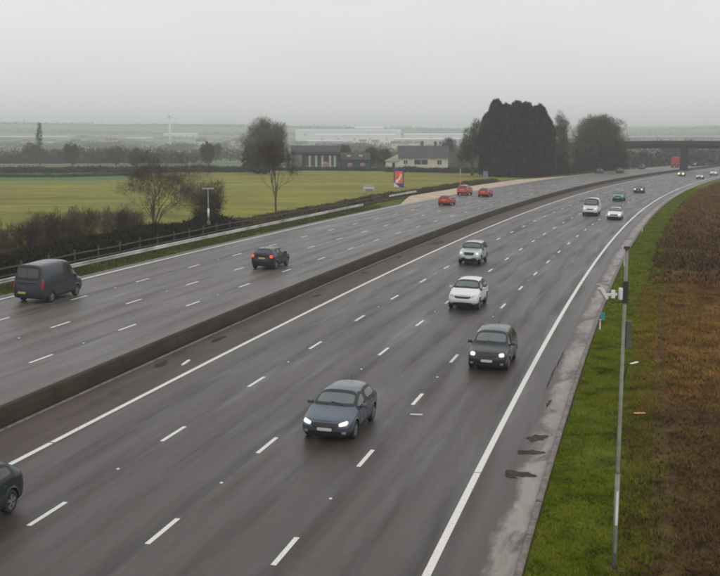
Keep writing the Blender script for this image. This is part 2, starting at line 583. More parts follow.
mottled('joint_dark', (0.012, 0.010, 0.008), (0.02, 0.017, 0.014), 4, 0.9)
mottled('pink_blossom', (0.62, 0.30, 0.42), (0.78, 0.50, 0.60), 1.5, 0.8)
mottled('litter_white', (0.7, 0.7, 0.66), (0.82, 0.82, 0.8), 4, 0.5)
mottled('litter_orange', (0.65, 0.25, 0.09), (0.75, 0.42, 0.2), 4, 0.6)

# ------------------------------------------------------------------ ground and road sheets
def axis(segs):
    out = []
    for a, b, st in segs:
        out += list(np.arange(a, b, st))
    out.append(segs[-1][1])
    return np.array(out)


def grid_mesh(name, X, Y, Z, mat, uv=None, smooth=True):
    n, m = X.shape
    V = np.stack([X, Y, Z], -1).reshape(-1, 3)
    i = np.arange(n - 1)[:, None] * m + np.arange(m - 1)[None, :]
    F = np.stack([i, i + 1, i + m + 1, i + m], -1).reshape(-1, 4)
    a = V[F[0, 1]] - V[F[0, 0]]; b = V[F[0, 3]] - V[F[0, 0]]
    if a[0] * b[1] - a[1] * b[0] < 0:
        F = F[:, ::-1]
    return np_mesh(name, V, F, mat, smooth, None if uv is None else uv.reshape(-1, 2))


gx = axis([(-6000, -1500, 300), (-1500, -400, 50), (-400, 500, 12.5), (500, 1500, 50), (1500, 6000, 300)])
gy = axis([(-600, -100, 50), (-100, 800, 12.5), (800, 2000, 50), (2000, 4600, 100), (4600, 9000, 400)])
GX, GY = np.meshgrid(gx, gy)
GZ = ground_z(GX, GY)
S_, O_ = to_so(GX, GY)
S_ = S_.reshape(GX.shape); O_ = O_.reshape(GX.shape)
inc = np.clip((O_ + 36) / 12, 0, 1) * np.clip((43 - O_) / 5, 0, 1) * (S_ > -130)
GZ = GZ - 1.3 * inc
tag(mesh_obj('ground', grid_mesh('ground', GX, GY, GZ, MATS['ground'])), kind='structure')


def strip(name, s_list, o_list, mat, h=0.0, hfun=None, parent=None):
    s_list = np.asarray(s_list, float); o_list = np.asarray(o_list, float)
    SS, OO = np.meshgrid(s_list, o_list, indexing='ij')
    P = road(SS, OO, h)
    Z = P[..., 2]
    if hfun is not None:
        Z = Z + hfun(SS, OO, P)
    me = grid_mesh(name, P[..., 0], P[..., 1], Z, mat, np.stack([SS, OO], -1))
    o = mesh_obj(name, me, parent)
    return o


S_ALL = np.concatenate([np.arange(-110, 200, 2.0), np.arange(200, 500, 5.0), np.arange(500, 1301, 20.0)])


def verge_h(SS, OO, P):
    o_c = np.clip(OO, -7, 32)
    flat = CF * (o_c - OO)
    ed = np.clip((-OO - 36) / 4, 0, 1) * -1.6 + np.clip((OO - 41) / 3, 0, 1) * -1.3
    left = np.where(OO > 32, -0.55 * np.clip((OO - 33) / 4, 0, 1), 0)
    bumps = (0.12 * fbm(P[..., 0] / 9, P[..., 1] / 9, 2) + 0.05 * fbm(P[..., 0] / 2, P[..., 1] / 2, 3)) * np.clip((np.abs(OO - 12) - 19.5) / 6, 0, 1)
    under = np.where((OO > -6.2) & (OO < 30.4), -0.35, -0.02)
    rise = 0.10 * np.clip((-OO - 8.8) / 1.5, 0, 1)
    return flat + ed + left + bumps + under + rise


oo = np.concatenate([np.arange(-40, -6.3, 0.8), [-6.21, -6.15], [12], [30.35, 30.45], np.arange(31, 45.1, 1.0)])
verge = tag(strip('verge', S_ALL, oo, MATS['verge_soil'], 0, verge_h), kind='structure')
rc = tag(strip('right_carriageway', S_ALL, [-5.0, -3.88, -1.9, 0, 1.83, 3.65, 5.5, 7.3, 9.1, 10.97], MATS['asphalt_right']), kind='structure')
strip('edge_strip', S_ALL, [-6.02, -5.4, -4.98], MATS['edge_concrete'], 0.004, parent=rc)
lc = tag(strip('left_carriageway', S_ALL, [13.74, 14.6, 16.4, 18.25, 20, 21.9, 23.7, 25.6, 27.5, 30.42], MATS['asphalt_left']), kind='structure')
tag(strip('central_reserve', S_ALL, [10.97, 11.6, 12.3, 13.22], MATS['median_dirt'], 0.0), kind='structure')


def prism_along(name, s_list, prof, mat, parent=None, closed=True):
    """sweep a profile [(o,h),...] along the road"""
    s_list = np.asarray(s_list, float)
    prof = np.asarray(prof, float)
    k_ = len(prof)
    V = np.concatenate([road(np.full(k_, s), prof[:, 0], prof[:, 1]) for s in s_list])
    per = np.concatenate([[0], np.cumsum(np.hypot(*(np.diff(prof, axis=0).T)))])
    uv = np.concatenate([np.stack([np.full(k_, s), per], -1) for s in s_list])
    n = len(s_list)
    F = []
    kk = k_ if closed else k_ - 1
    for i in range(n - 1):
        for j in range(kk):
            a = i * k_ + j; b = i * k_ + (j + 1) % k_
            F.append((a, b, b + k_, a + k_))
    me = np_mesh(name, V, F, mat, False, uv)
    bm = bmesh.new(); bm.from_mesh(me); bmesh.ops.recalc_face_normals(bm, faces=bm.faces); bm.to_mesh(me); bm.free()
    return mesh_obj(name, me, parent)


# kerb stones on the near side: individual stones close to the camera, then one run
kerb = tag(empty('kerb', RP(0, -6.1)), 'low stained kerb of long stones between the hard strip and the green verge on the right', 'kerb')
kerb.location = (0, 0, 0)
random.seed(4)
kprof = [(-6.02, -0.2), (-6.02, 0.085), (-6.05, 0.105), (-6.20, 0.105), (-6.20, -0.2)]
for i in range(34):
    s0 = -12 + i * 3.0
    dz = random.uniform(-0.006, 0.006)
    prism_along('kerb_stone', [s0 + 0.012, s0 + 1.5, s0 + 2.988], [(a, b + dz) for a, b in kprof], MATS['kerb_stone'], kerb)
prism_along('kerb_run', np.concatenate([np.arange(90, 200, 3), np.arange(200, 1000, 10.0)]), kprof, MATS['kerb_stone'], kerb)
prism_along('kerb_run', np.arange(-110, -12.5, 4), kprof, MATS['kerb_stone'], kerb)

# concrete step barrier in the central reserve
bar = tag(prism_along('central_barrier', S_ALL, [(13.74, -0.1), (13.74, 0.22), (13.64, 0.70), (13.60, 0.74), (13.38, 0.74), (13.34, 0.70), (13.27, 0.20), (13.27, -0.1)], MATS['barrier_concrete']),
          'continuous dirty brown concrete step barrier along the central reserve', 'barrier')
prism_along('barrier_footing', S_ALL, [(13.27, -0.1), (13.27, 0.055), (13.17, 0.05), (13.17, -0.1)], MATS['kerb_stone'], bar)

for s_ in range(-18, 110, 6):
    prism_along('barrier_joint', [s_, s_ + 0.05], [(13.743, 0.0), (13.743, 0.22), (13.643, 0.703), (13.60, 0.743), (13.38, 0.743), (13.337, 0.703), (13.267, 0.20), (13.267, 0.056)], MATS['joint_dark'], bar)

# painted lines
def sheet(name, s0, s1, o, w, parent, step=1.5, h=0.007):
    n = max(1, int(math.ceil((s1 - s0) / step)))
    return strip(name, np.linspace(s0, s1, n + 1), [o - w / 2, o + w / 2], MATS['road_paint'], h, parent=parent)


PH = {0: 0.0, 1: 0.39, 2: 0.67}
for j, o in enumerate((0.0, LANE, 2 * LANE)):
    for i in range(-3, 62):
        c0 = i * 9 + PH[j]
        if i < 40:
            sheet('lane_dash', c0 - 1.05, c0 + 1.05, o, 0.15, rc)
for j, (o, ph) in enumerate(((18.25, 1.6), (21.88, 0.9), (25.6, 0.85))):
    for i in range(1, 42):
        sheet('lane_dash', i * 9 + ph - 1.05, i * 9 + ph + 1.05, o, 0.15, lc)
# edge lines, broken by narrow drainage seams
cuts = [-110, 8.6, 60, 120.0, 1000]
for a, b in zip(cuts[:-1], cuts[1:]):
    sheet('edge_line', a + 0.03, b - 0.03, -3.88, 0.22, rc, 2.0)
cuts = [-110, 7.2, 71.3, 1000]
for a, b in zip(cuts[:-1], cuts[1:]):
    sheet('edge_line', a + 0.05, b - 0.05, 10.78, 0.20, rc, 2.0)
sheet('edge_line', -110, 1000, 29.55, 0.22, lc, 2.0)
sheet('edge_line', -110, 1000, 14.55, 0.18, lc, 2.0)

# reflective road studs
stud = MB().box(-0.045, 0.045, -0.055, 0.055, -0.005, 0.018, 0.015, 0.015).mesh('road_stud', MATS['white_plastic'])
for j, (o, par) in enumerate(((0.0, rc), (LANE, rc), (2 * LANE, rc), (18.25, lc), (21.88, lc), (25.6, lc))):
    for i in range(0, 9):
        sv = i * 18 + 4.5 + (PH.get(j, 1.2))
        st = mesh_obj('road_stud', stud, par, RP(sv, o, 0.004)); st.rotation_euler = (0, 0, -psi(sv))

# emergency refuge area beyond the left carriageway
def taper(name, sa, sb, sc_, sd_, o0, o1, mat, h):
    s_l = np.arange(sa, sd_ + 0.1, 3.0)
    w = np.interp(s_l, [sa, sb, sc_, sd_], [0.05, 1, 1, 0.05])
    P0 = road(s_l, np.full(len(s_l), o0), h)
    P1 = road(s_l, o0 + (o1 - o0) * w, h)
    V = np.concatenate([P0, P1]); n = len(s_l)
    F = [(i + n, i, i + 1, i + n + 1) for i in range(n - 1)]
    uvs = np.concatenate([np.stack([s_l, np.full(n, o0)], -1), np.stack([s_l, o0 + (o1 - o0) * w], -1)])
    return tag(mesh_obj(name, np_mesh(name, V, F, mat, True, uvs)), kind='structure')


taper('refuge_area', 136, 158, 245, 285, 29.70, 34.6, MATS['refuge_surface'], 0.035)

# ------------------------------------------------------------------ scattered ground cover
RNG = np.random.RandomState(7)


def tufts(name, P, hgt, wid, blades, mat, lean=0.5, label=None, cat=None, up=1.0):
    """P (n,3) base points -> thin curved triangles"""
    n = len(P)
    B = np.repeat(P, blades, 0)
    m = len(B)
    a = RNG.rand(m) * 2 * np.pi
    h = np.repeat(hgt, blades) * (0.55 + 0.6 * RNG.rand(m)) if np.ndim(hgt) else hgt * (0.55 + 0.6 * RNG.rand(m))
    w = np.repeat(wid, blades) if np.ndim(wid) else np.full(m, wid)
    off = np.stack([np.cos(a), np.sin(a), np.zeros(m)], -1)
    side = np.stack([-np.sin(a), np.cos(a), np.zeros(m)], -1)
    B = B + off * (h * 0.25 * RNG.rand(m))[:, None]
    tip = B + off * (h * lean * RNG.rand(m))[:, None] + np.array([0, 0, up]) * h[:, None]
    V = np.stack([B - side * w[:, None] / 2, B + side * w[:, None] / 2, tip], 1).reshape(-1, 3)
    F = np.arange(3 * m).reshape(-1, 3)
    o = mesh_obj(name, np_mesh(name, V, F, mat))
    tag(o, label, cat, kind='stuff')
    return o


def on_verge(s, o):
    P = road(s, o)
    P[:, 2] += verge_h(s, o, P)
    return P


def clumpy(n, s0, s1, o0, o1, scale, seed, power=1.0, bias=1.0):
    r = np.random.RandomState(seed)
    u = r.rand(n * 3) ** bias
    s = s0 + (s1 - s0) * u
    o = o0 + (o1 - o0) * r.rand(n * 3)
    f = fbm(s / scale, o / scale, seed) * 0.3 + 0.5
    keep = r.rand(n * 3) < f ** power
    return s[keep][:n], o[keep][:n]


s, o = clumpy(34000, -10, 45, -9.4, -6.3, 1.3, 11, 1.0, 1.0)
tufts('verge_grass', on_verge(s, o), 0.10, 0.022, 3, MATS['grass_blades'], 0.9, 'short bright green grass on the near right verge', 'grass')
s, o = clumpy(16000, 45, 240, -9.6, -6.3, 2.0, 12, 0.8, 1.3)
tufts('verge_grass', on_verge(s, o), 0.14, 0.06, 3, MATS['grass_blades'], 0.9, 'short green grass of the right verge further along the road', 'grass')
s, o = clumpy(52000, -8, 60, -24, -8.7, 1.6, 13, 0.6, 1.0)
o = o + np.abs(RNG.randn(len(o))) * 0.35 * (o > -10)
tufts('dead_bracken', on_verge(s, o), 0.15 + 0.10 * RNG.rand(len(s)) ** 3, 0.030, 3, MATS['bracken'], 2.4, 'brown dead bracken and bramble covering the bank right of the verge', 'undergrowth')
s, o = clumpy(30000, 60, 330, -39, -8.7, 3.0, 14, 1.0, 1.2)
tufts('dead_bracken', on_verge(s, o), 0.42, 0.12, 3, MATS['bracken'], 1.8, 'dark brown undergrowth on the distant part of the right bank', 'undergrowth')
s, o = clumpy(5000, -8, 90, -12.5, -8.8, 0.9, 19, 2.0, 1.0)
tufts('verge_grass', on_verge(s, o), 0.13, 0.03, 3, MATS['grass_blades'], 1.0, 'green tufts straggling into the brown bank beside the verge', 'grass')
s, o = clumpy(26000, 20, 330, 31.3, 36.5, 2.5, 15, 0.8, 1.5)
ok = ~((o < 35.2) & (s > 132) & (s < 290))
tufts('rough_grass', on_verge(s[ok], o[ok]), 0.22, 0.07, 3, MATS['verge_tuft'], 0.8, 'rough mixed grass on the verge behind the left carriageway', 'grass')
s, o = clumpy(9000, 15, 130, 30.4, 31.6, 2.5, 16, 0.8, 1.0)
tufts('rough_grass', on_verge(s, o), 0.10, 0.05, 3, MATS['verge_tuft'], 0.8, 'low grass strip between the far edge line and the steel barrier', 'grass')

# ------------------------------------------------------------------ plants
def cards(P, D, length, width, bend=0.0):
    """thin triangles at P pointing along D"""
    n = len(P)
    D = D / np.linalg.norm(D, axis=1, keepdims=True)
    R = RNG.randn(n, 3)
    side = np.cross(D, R); side /= np.linalg.norm(side, axis=1, keepdims=True) + 1e-9
    l = length * (0.5 + RNG.rand(n)); w = width * (0.6 + 0.8 * RNG.rand(n))
    return np.stack([P - side * w[:, None] / 2, P + side * w[:, None] / 2, P + D * l[:, None]], 1).reshape(-1, 3)


def crown_points(blobs, n, shell=0.5):
    """random points in ellipsoids (cx,cy,cz,rx,ry,rz), biased to the shell; returns points and outward direction"""
    B0 = np.array(blobs, float)
    vol = (B0[:, 3] * B0[:, 4] * B0[:, 5]) ** 0.75
    if n > 1500:
        m = int(min(110, max(34, n / 160)))
        j = RNG.choice(len(B0), m, p=vol / vol.sum())
        e = RNG.randn(m, 3); e /= np.linalg.norm(e, axis=1, keepdims=True)
        rr = (0.35 + 0.62 * RNG.rand(m) ** 0.6)[:, None]
        c = B0[j, :3] + e * rr * B0[j, 3:6]
        sz = B0[j, 3:6] * (0.20 + 0.22 * RNG.rand(m))[:, None]
        B0 = np.concatenate([np.concatenate([c, sz], 1), np.concatenate([B0[:, :3], B0[:, 3:6] * 0.75], 1)])
        vol = (B0[:, 3] * B0[:, 4] * B0[:, 5]) ** 0.6
        vol[m:] *= 0.45
    idx = RNG.choice(len(B0), n, p=vol / vol.sum())
    B = B0[idx]
    d = RNG.randn(n, 3); d /= np.linalg.norm(d, axis=1, keepdims=True)
    r = RNG.rand(n) ** (1 / (3 + 4 * shell))
    P = B[:, :3] + d * r[:, None] * B[:, 3:6]
    return P, d


def grow(mb, p, d, length, r, depth, rnd, up=0.15, kids=(2, 4), k=5, split=0.55, tips=None, wander=0.18):
    n = 3
    pts = [p.copy()]; q = p.copy(); dd = d.copy()
    for i in range(n):
        dd = (dd + Vector((rnd.gauss(0, wander), rnd.gauss(0, wander), rnd.gauss(0, wander) + up * 0.3))).normalized()
        q = q + dd * length / n
        pts.append(q.copy())
    r1 = r * 0.62
    mb.tube(pts, [r + (r1 - r) * i / n for i in range(n + 1)], k if depth > 2 else 3, cap=False)
    if depth == 0:
        if tips is not None: tips.append((pts[-1], dd))
        return
    m = rnd.randint(*kids)
    for j in range(m):
        t = rnd.uniform(0.45, 1.0) if j else 1.0
        i = min(int(t * n), n - 1)
        base = pts[i].lerp(pts[i + 1], t * n - i) if t < 1 else pts[-1]
        nd = dd if j == 0 else None
        ax = Vector((rnd.gauss(0, 1), rnd.gauss(0, 1), rnd.gauss(0, 0.5)))
        ax = (ax - dd * ax.dot(dd)).normalized()
        ang = rnd.uniform(0.25, 0.95) * (split if j == 0 else split * 1.6)
        nd = (dd * math.cos(ang) + ax * math.sin(ang) + Vector((0, 0, up))).normalized()
        grow(mb, base, nd, length * rnd.uniform(0.62, 0.86), r1 * rnd.uniform(0.6, 0.85), depth - 1, rnd, up, kids, k, split, tips, wander)


def bare_tree(x, y, h, r, seed, label, group, lean=(0, 0), depth=6, kids=(2, 4), split=0.55, up=0.12, limbs=4, trunk_frac=0.22, mat='twigs'):
    rnd = random.Random(seed)
    t = tag(empty('bare_tree', (x, y, gz1(x, y) - 0.1)), label, 'tree', group)
    tk = MB()
    top = Vector((lean[0] * 0.3, lean[1] * 0.3, h * trunk_frac))
    tk.tube([(0, 0, 0), (0.04, 0.02, h * 0.04), top * 0.6, top], [r * 1.5, r * 1.1, r, r * 0.9], 9)
    tk.build('trunk', MATS['bark'], t, smooth=True)
    mb = MB(); tips = []
    for j in range(limbs):
        a = 2 * math.pi * j / limbs + rnd.uniform(-0.4, 0.4)
        sp = rnd.uniform(0.15, 0.75) if j else 0.05
        d = Vector((math.cos(a) * sp + lean[0] / h, math.sin(a) * sp + lean[1] / h, 1)).normalized()
        grow(mb, top - Vector((0, 0, rnd.uniform(0, h * 0.08))), d, h * rnd.uniform(0.2, 0.27), r * 0.6, depth - 1, rnd, up, kids, 5, split, tips)
    cr = mb.build('crown', MATS[mat], t, smooth=False)
    P = np.array([tuple(p_) for p_, _ in tips for _i in range(4)]); D = np.array([tuple(d_) for _, d_ in tips for _i in range(4)])
    P = P - D * (RNG.rand(len(P), 1) * h * 0.05)
    V = cards(P, D + 0.55 * RNG.randn(len(P), 3), h * 0.05, 0.015)
    mesh_obj('twigs', np_mesh('twigs', V, np.arange(len(V)).reshape(-1, 3), MATS[mat]), t)
    return t


def twig_tree(x, y, blobs, n, label, group, mats=('twigs',), length=1.2, width=0.10, trunk_h=4, r=0.35, name='bare_tree', ivy=None, z=None, cat='tree', limbs=7, flat=0.5):
    z = gz1(x, y) - 0.1 if z is None else z
    t = tag(empty(name, (x, y, z)), label, cat, group)
    tk = MB()
    tk.tube([(0, 0, 0), (0.1, 0, trunk_h * 0.5), (0, 0.1, trunk_h)], [r * 1.3, r, r * 0.8], 8)
    rnd = random.Random(int(x * 10 + y))
    for j in range(limbs):
        b = rnd.choice(blobs)
        e = Vector((b[0] + rnd.gauss(0, b[3] * 0.4), b[1] + rnd.gauss(0, b[4] * 0.4), b[2] + rnd.uniform(-0.2, 0.6) * b[5]))
        st = Vector((0, 0.05, trunk_h * rnd.uniform(0.5, 0.97)))
        m = st.lerp(e, 0.5) + Vector((0, 0, -0.05 * (e - st).length))
        tk.tube([st, m, e], [r * 0.5, r * 0.3, r * 0.08], 5)
    tk.build('trunk', MATS['bark'], t, smooth=True)
    for i, mname in enumerate(mats):
        nn = n // len(mats)
        P, d = crown_points(blobs, nn, 0.35)
        D = d + 0.45 * RNG.randn(nn, 3) + np.array([0, 0, 0.5])
        V = cards(P, D, length, width)
        mesh_obj('crown', np_mesh('crown', V, np.arange(len(V)).reshape(-1, 3), MATS[mname]), t)
    if ivy:
        ib, m2, sz = ivy
        P, d = crown_points(ib, m2, 0.5)
        V = cards(P, d + 0.8 * RNG.randn(m2, 3), sz, sz)
        mesh_obj('ivy', np_mesh('ivy', V, np.arange(len(V)).reshape(-1, 3), MATS['ivy_leaf']), t)
    return t


def conifer(x, y, h, r, seed, label, group):
    rs = np.random.RandomState(seed)
    z = gz1(x, y) - 0.1
    t = tag(empty('cypress_tree', (x, y, z)), label, 'tree', group)
    MB().tube([(0, 0, 0), (0, 0, h * 0.9)], [0.35, 0.06], 8).build('trunk', MATS['bark'], t, smooth=True)
    n = 9000
    u = rs.rand(n) ** 0.85
    prof = np.interp(u, [0, 0.08, 0.35, 0.72, 0.90, 0.97, 1.0], [0.80, 0.98, 1.0, 0.92, 0.62, 0.30, 0.03])
    a = rs.rand(n) * 2 * np.pi
    lob = 1 + 0.10 * np.sin(a * 5 + seed + u * 9) + 0.08 * np.sin(a * 9 - u * 23 + seed)
    rad = r * prof * lob * (0.66 + 0.42 * rs.rand(n) ** 0.7)
    P = np.stack([np.cos(a) * rad, np.sin(a) * rad, u * h], -1)
    D = np.stack([np.cos(a) * 0.7, np.sin(a) * 0.7, 0.75 + 0.2 * rs.rand(n)], -1) + 0.25 * rs.randn(n, 3)
    for q in range(9):
        aa = q * 2.4 + seed; rr_ = r * (0.15 + 0.75 * (q / 9.0) ** 0.8)
        base_u = np.interp(rr_ / r, [0, 0.3, 0.62, 0.9], [1.0, 0.97, 0.90, 0.74])
        m_ = 260; uu = rs.rand(m_)
        a2 = rs.rand(m_) * 6.28; sp_h = 1.9 + 0.6 * rs.rand()
        P2 = np.stack([math.cos(aa) * rr_ + np.cos(a2) * 0.75 * (1 - uu), math.sin(aa) * rr_ + np.sin(a2) * 0.75 * (1 - uu), base_u * h - 1.6 + uu * sp_h], -1)
        P = np.concatenate([P, P2]); D = np.concatenate([D, np.stack([np.cos(a2) * 0.4, np.sin(a2) * 0.4, np.ones(m_)], -1)])
    V = cards(P, D, 0.85, 0.36)
    mesh_obj('crown', np_mesh('crown', V, np.arange(len(V)).reshape(-1, 3), MATS['conifer_leaf']), t)
    return t


def hedge(name, pts, h, w, n, mat, label, cat='hedge', size=0.5, group=None, core=True, hf=None):
    """twiggy hedge along a polyline of world points"""
    pts = np.array(pts, float)
    seg = np.hypot(*np.diff(pts, axis=0).T); cum = np.concatenate([[0], np.cumsum(seg)])
    t = RNG.rand(n) * cum[-1]
    x = np.interp(t, cum, pts[:, 0]); y = np.interp(t, cum, pts[:, 1])
    dx = np.interp(t, cum, np.gradient(pts[:, 0], cum)); dy = np.interp(t, cum, np.gradient(pts[:, 1], cum))
    l = np.hypot(dx, dy) + 1e-6
    o = (RNG.rand(n) - 0.5) * w
    x = x - dy / l * o; y = y + dx / l * o
    hh = h * (0.72 + 0.28 * np.clip(fbm(t / (h * 1.7), t * 0, 21) * 0.6 + 0.5, 0, 1.4))
    z = ground_z(x, y) + hh * RNG.rand(n) ** 0.8 * (1 - 0.35 * (2 * o / w) ** 2)
    P = np.stack([x, y, z], -1)
    D = RNG.randn(n, 3) * np.array([0.8, 0.8, 0.6]) + np.array([0, 0, 0.7])
    V = cards(P, D, size, size * 0.32)
    ob = mesh_obj(name, np_mesh(name, V, np.arange(len(V)).reshape(-1, 3), mat))
    tag(ob, label, cat, group)
    return ob


# left scrub: separate bushes in front of the field
G_SC = 'bare shrubs in the thicket at the left field edge'
for i, (sx, so_, hx, wx, ml, lab) in enumerate((
        (57, 41.8, 3.9, 2.3, 'twigs_red', 'reddish brown bare shrub, second from the left of the thicket above the van'),
        (60, 41.6, 4.6, 2.0, 'twigs_red', 'tall dark bare shrub, third from the left of the thicket above the van'),
        (62.5, 41.5, 4.0, 2.3, 'twigs', 'twiggy grey brown shrub, fourth from the left in the roadside thicket'),
        (65, 41.0, 4.7, 2.1, 'twigs_red', 'tallest bushy bare shrub, in the middle right of the thicket'),
        (70.0, 40.3, 4.3, 2.3, 'twigs', 'bare shrub at the right end of the thicket before the open field'),
        (73.5, 40.6, 3.4, 1.8, 'twigs_green', 'low greenish shrub between the thicket and the first bare tree'),
        (53.5, 42.5, 4.2, 2.4, 'twigs', 'grey bare shrub at the left picture edge, first of the thicket'))):
    q = RP(sx, so_)
    bl = [(0, 0, hx * 0.45, wx * 0.7, wx * 0.6, hx * 0.42), (wx * 0.35, 0.4, hx * 0.62, wx * 0.42, wx * 0.4, hx * 0.34), (-wx * 0.4, -0.3, hx * 0.58, wx * 0.4, wx * 0.4, hx * 0.34)]
    twig_tree(q.x, q.y, bl, 6500, lab, G_SC, (ml, 'twigs'), 0.50, 0.022, hx * 0.4, 0.07, 'shrub', cat='shrub', limbs=9)
hedge('bramble_hedge', [tuple(RP(s_, 38.0 + 0.4 * math.sin(s_ / 7))[:2]) for s_ in range(26, 92, 3)], 2.0, 4.2, 34000, MATS['hedge_dark'],
      'dark bramble hedge along the left verge behind the van', size=0.42)
hedge('roadside_hedge', [tuple(RP(s_, 38.6 + 0.3 * math.sin(s_ / 6))[:2]) for s_ in range(90, 156, 3)], 0.95, 2.4, 18000, MATS['hedge_brown'],
      'low trimmed brown hedge below the bare trees, between verge and field', size=0.36)
hedge('roadside_hedge', [tuple(RP(s_, 39.5 + 0.008 * (s_ - 160))[:2]) for s_ in range(158, 250, 4)], 0.9, 2.2, 12000, MATS['hedge_brown'],
      'low hedge behind the emergency area sign, running toward the tall cypresses', size=0.4)

G_BT = 'bare trees at the roadside edge of the field'
bare_tree(-21.8, 121, 11.6, 0.16, 31, 'wide spreading bare tree at the field edge left of the mast', G_BT, depth=7, kids=(2, 4), split=0.62, up=0.10, limbs=6, trunk_frac=0.10)
bare_tree(-10.9, 148, 9.8, 0.12, 35, 'slender bare tree with a single trunk behind the dark hatchback on the far carriageway', G_BT, depth=7, kids=(2, 4), split=0.42, up=0.2, limbs=4, trunk_frac=0.28)
twig_tree(-17.3, 130, [(0, 0, 2.6, 2.0, 1.8, 2.3), (0.6, 0.2, 4.2, 1.4, 1.3, 1.5), (-0.8, 0, 3.8, 1.2, 1.2, 1.4)], 7000, 'dense dark ivy covered tree behind the roadside mast', G_BT,
          ('twigs', 'twigs_green'), 0.7, 0.025, 2.5, 0.16, ivy=([(0, 0, 1.9, 1.6, 1.5, 1.7), (0.5, 0.2, 3.2, 1.0, 1.0, 1.2)], 4500, 0.16), limbs=14)

# big tree left of the barn
twig_tree(-28.5, 344, [(0, 0, 8.0, 5.0, 4.5, 4.4), (1.2, 0, 12.6, 4.8, 4.2, 4.4), (-4.6, 0, 9.8, 3.2, 3, 2.6), (4.5, 0, 10.6, 2.6, 3, 4.0), (-1, 0, 13.0, 3.6, 3.4, 3.2)],
          20000, 'tall rounded bare tree with a dark ivy clad base left of the black barn', None, ('twigs_green', 'twigs'), 1.3, 0.06, 6, 0.5,
          ivy=([(-1.2, 0, 4.2, 4.6, 4, 3.6), (2.4, 0, 5, 3.0, 3, 3.5), (-3.2, 0, 6.5, 2.6, 2.4, 2.6)], 12000, 0.5), limbs=16)

# conifer group
G_CO = 'tall dark cypresses joined into one clump beside the motorway'
cyl = ['leftmost dark cypress of the clump, with a pointed top', 'second cypress from the left in the dark clump', 'third cypress from the left, tallest of the clump',
       'fourth dark cypress from the left, in the middle of the clump', 'fifth dark cypress from the left in the clump', 'sixth cypress from the left in the clump, with a blunt top',
       'rightmost dark cypress of the clump, next to the olive tree', 'front cypress filling the left foot of the clump', 'front cypress filling the right foot of the clump']
for i, (cx, cy, ch, cr) in enumerate(((36.6, 331, 19.2, 2.7), (38.2, 328, 22.8, 2.7), (41.6, 331, 21.4, 3.1), (44.6, 328, 22.3, 3.1), (47.8, 331, 21.9, 3.2), (51.2, 328, 21.0, 3.1), (53.4, 331, 18.0, 2.9),
                                      (40.5, 324.5, 17.5, 3.2), (48.0, 324.5, 18.5, 3.4))):
    conifer(45 + (cx - 45) * 0.93, cy, ch * 0.93, cr * 0.95, 50 + i, cyl[i], G_CO)
twig_tree(32.5, 334, [(0, 0, 9.0, 3.2, 3, 4.6), (1.6, 0, 13.0, 2.6, 2.4, 3.4), (-2.0, 0, 6.5, 2.6, 2.4, 3.4)], 9000, 'loose olive green tree just left of the cypress clump', None, ('twigs_green', 'ivy_leaf'), 1.0, 0.10, 6, 0.3)
twig_tree(58.6, 338, [(0, 0, 10, 2.8, 2.8, 5.4), (0.5, 0, 15.0, 2.2, 2.2, 3.2), (-0.5, 0, 5, 3.2, 2.6, 3.4)], 11000, 'slim grey green tree just right of the cypress clump', None, ('twigs_green', 'twigs'), 1.0, 0.07, 6, 0.3,
          ivy=([(0, 0, 4, 2.8, 2.4, 3.0)], 2500, 0.5))
twig_tree(79.0, 382, [(0, 0, 11.0, 6.6, 5, 6.0), (-3.5, 0, 13.5, 4.4, 4, 4.6), (3.4, 0, 13.4, 4.6, 4, 4.4), (0.4, 0, 15.4, 4.6, 4, 3.6), (6.0, 0, 8, 3.6, 3.5, 5.0), (-6.0, 0, 8, 3.6, 3.5, 5.0)], 30000,
          'broad rounded tree full of twigs above the left end of the bridge', None, ('twigs_green', 'twigs'), 1.3, 0.08, 7, 0.5,
          ivy=([(0, 0, 6, 7.4, 5, 6.0), (-4, 0, 4, 5, 5, 4), (4, 0, 4.5, 5, 5, 4)], 14000, 0.55), limbs=20)
hedge('roadside_hedge', [tuple(RP(s_, 40)[:2]) for s_ in range(286, 432, 12)], 2.6, 4.5, 15000, MATS['hedge_dark'], 'dark hedge under the tree at the left end of the bridge', size=0.9)
hedge('dark_hedge', [(8, 372), (24, 371), (38, 356), (52, 345)], 1.5, 2.5, 12000, MATS['hedge_far'], 'dark hedge in front of the cream bungalow', size=0.8)
hedge('dark_hedge', [(-34, 383), (-22, 385), (-8, 385), (10, 382)], 1.0, 3.0, 6000, MATS['hedge_far'], 'dark hedge running past the front of the black barn', size=0.7)
hedge('field_hedge', [(-150, 354), (-110, 356), (-70, 360), (-34, 364)], 2.0, 4.0, 16000, MATS['hedge_far'], 'long dark hedge across the far side of the field at left', size=0.9)
hedge('field_hedge', [(-120, 318), (-84, 316), (-62, 330)], 0.7, 3.0, 6000, MATS['hedge_far'], 'low hedge in front of the bright green strip at left', size=0.6)

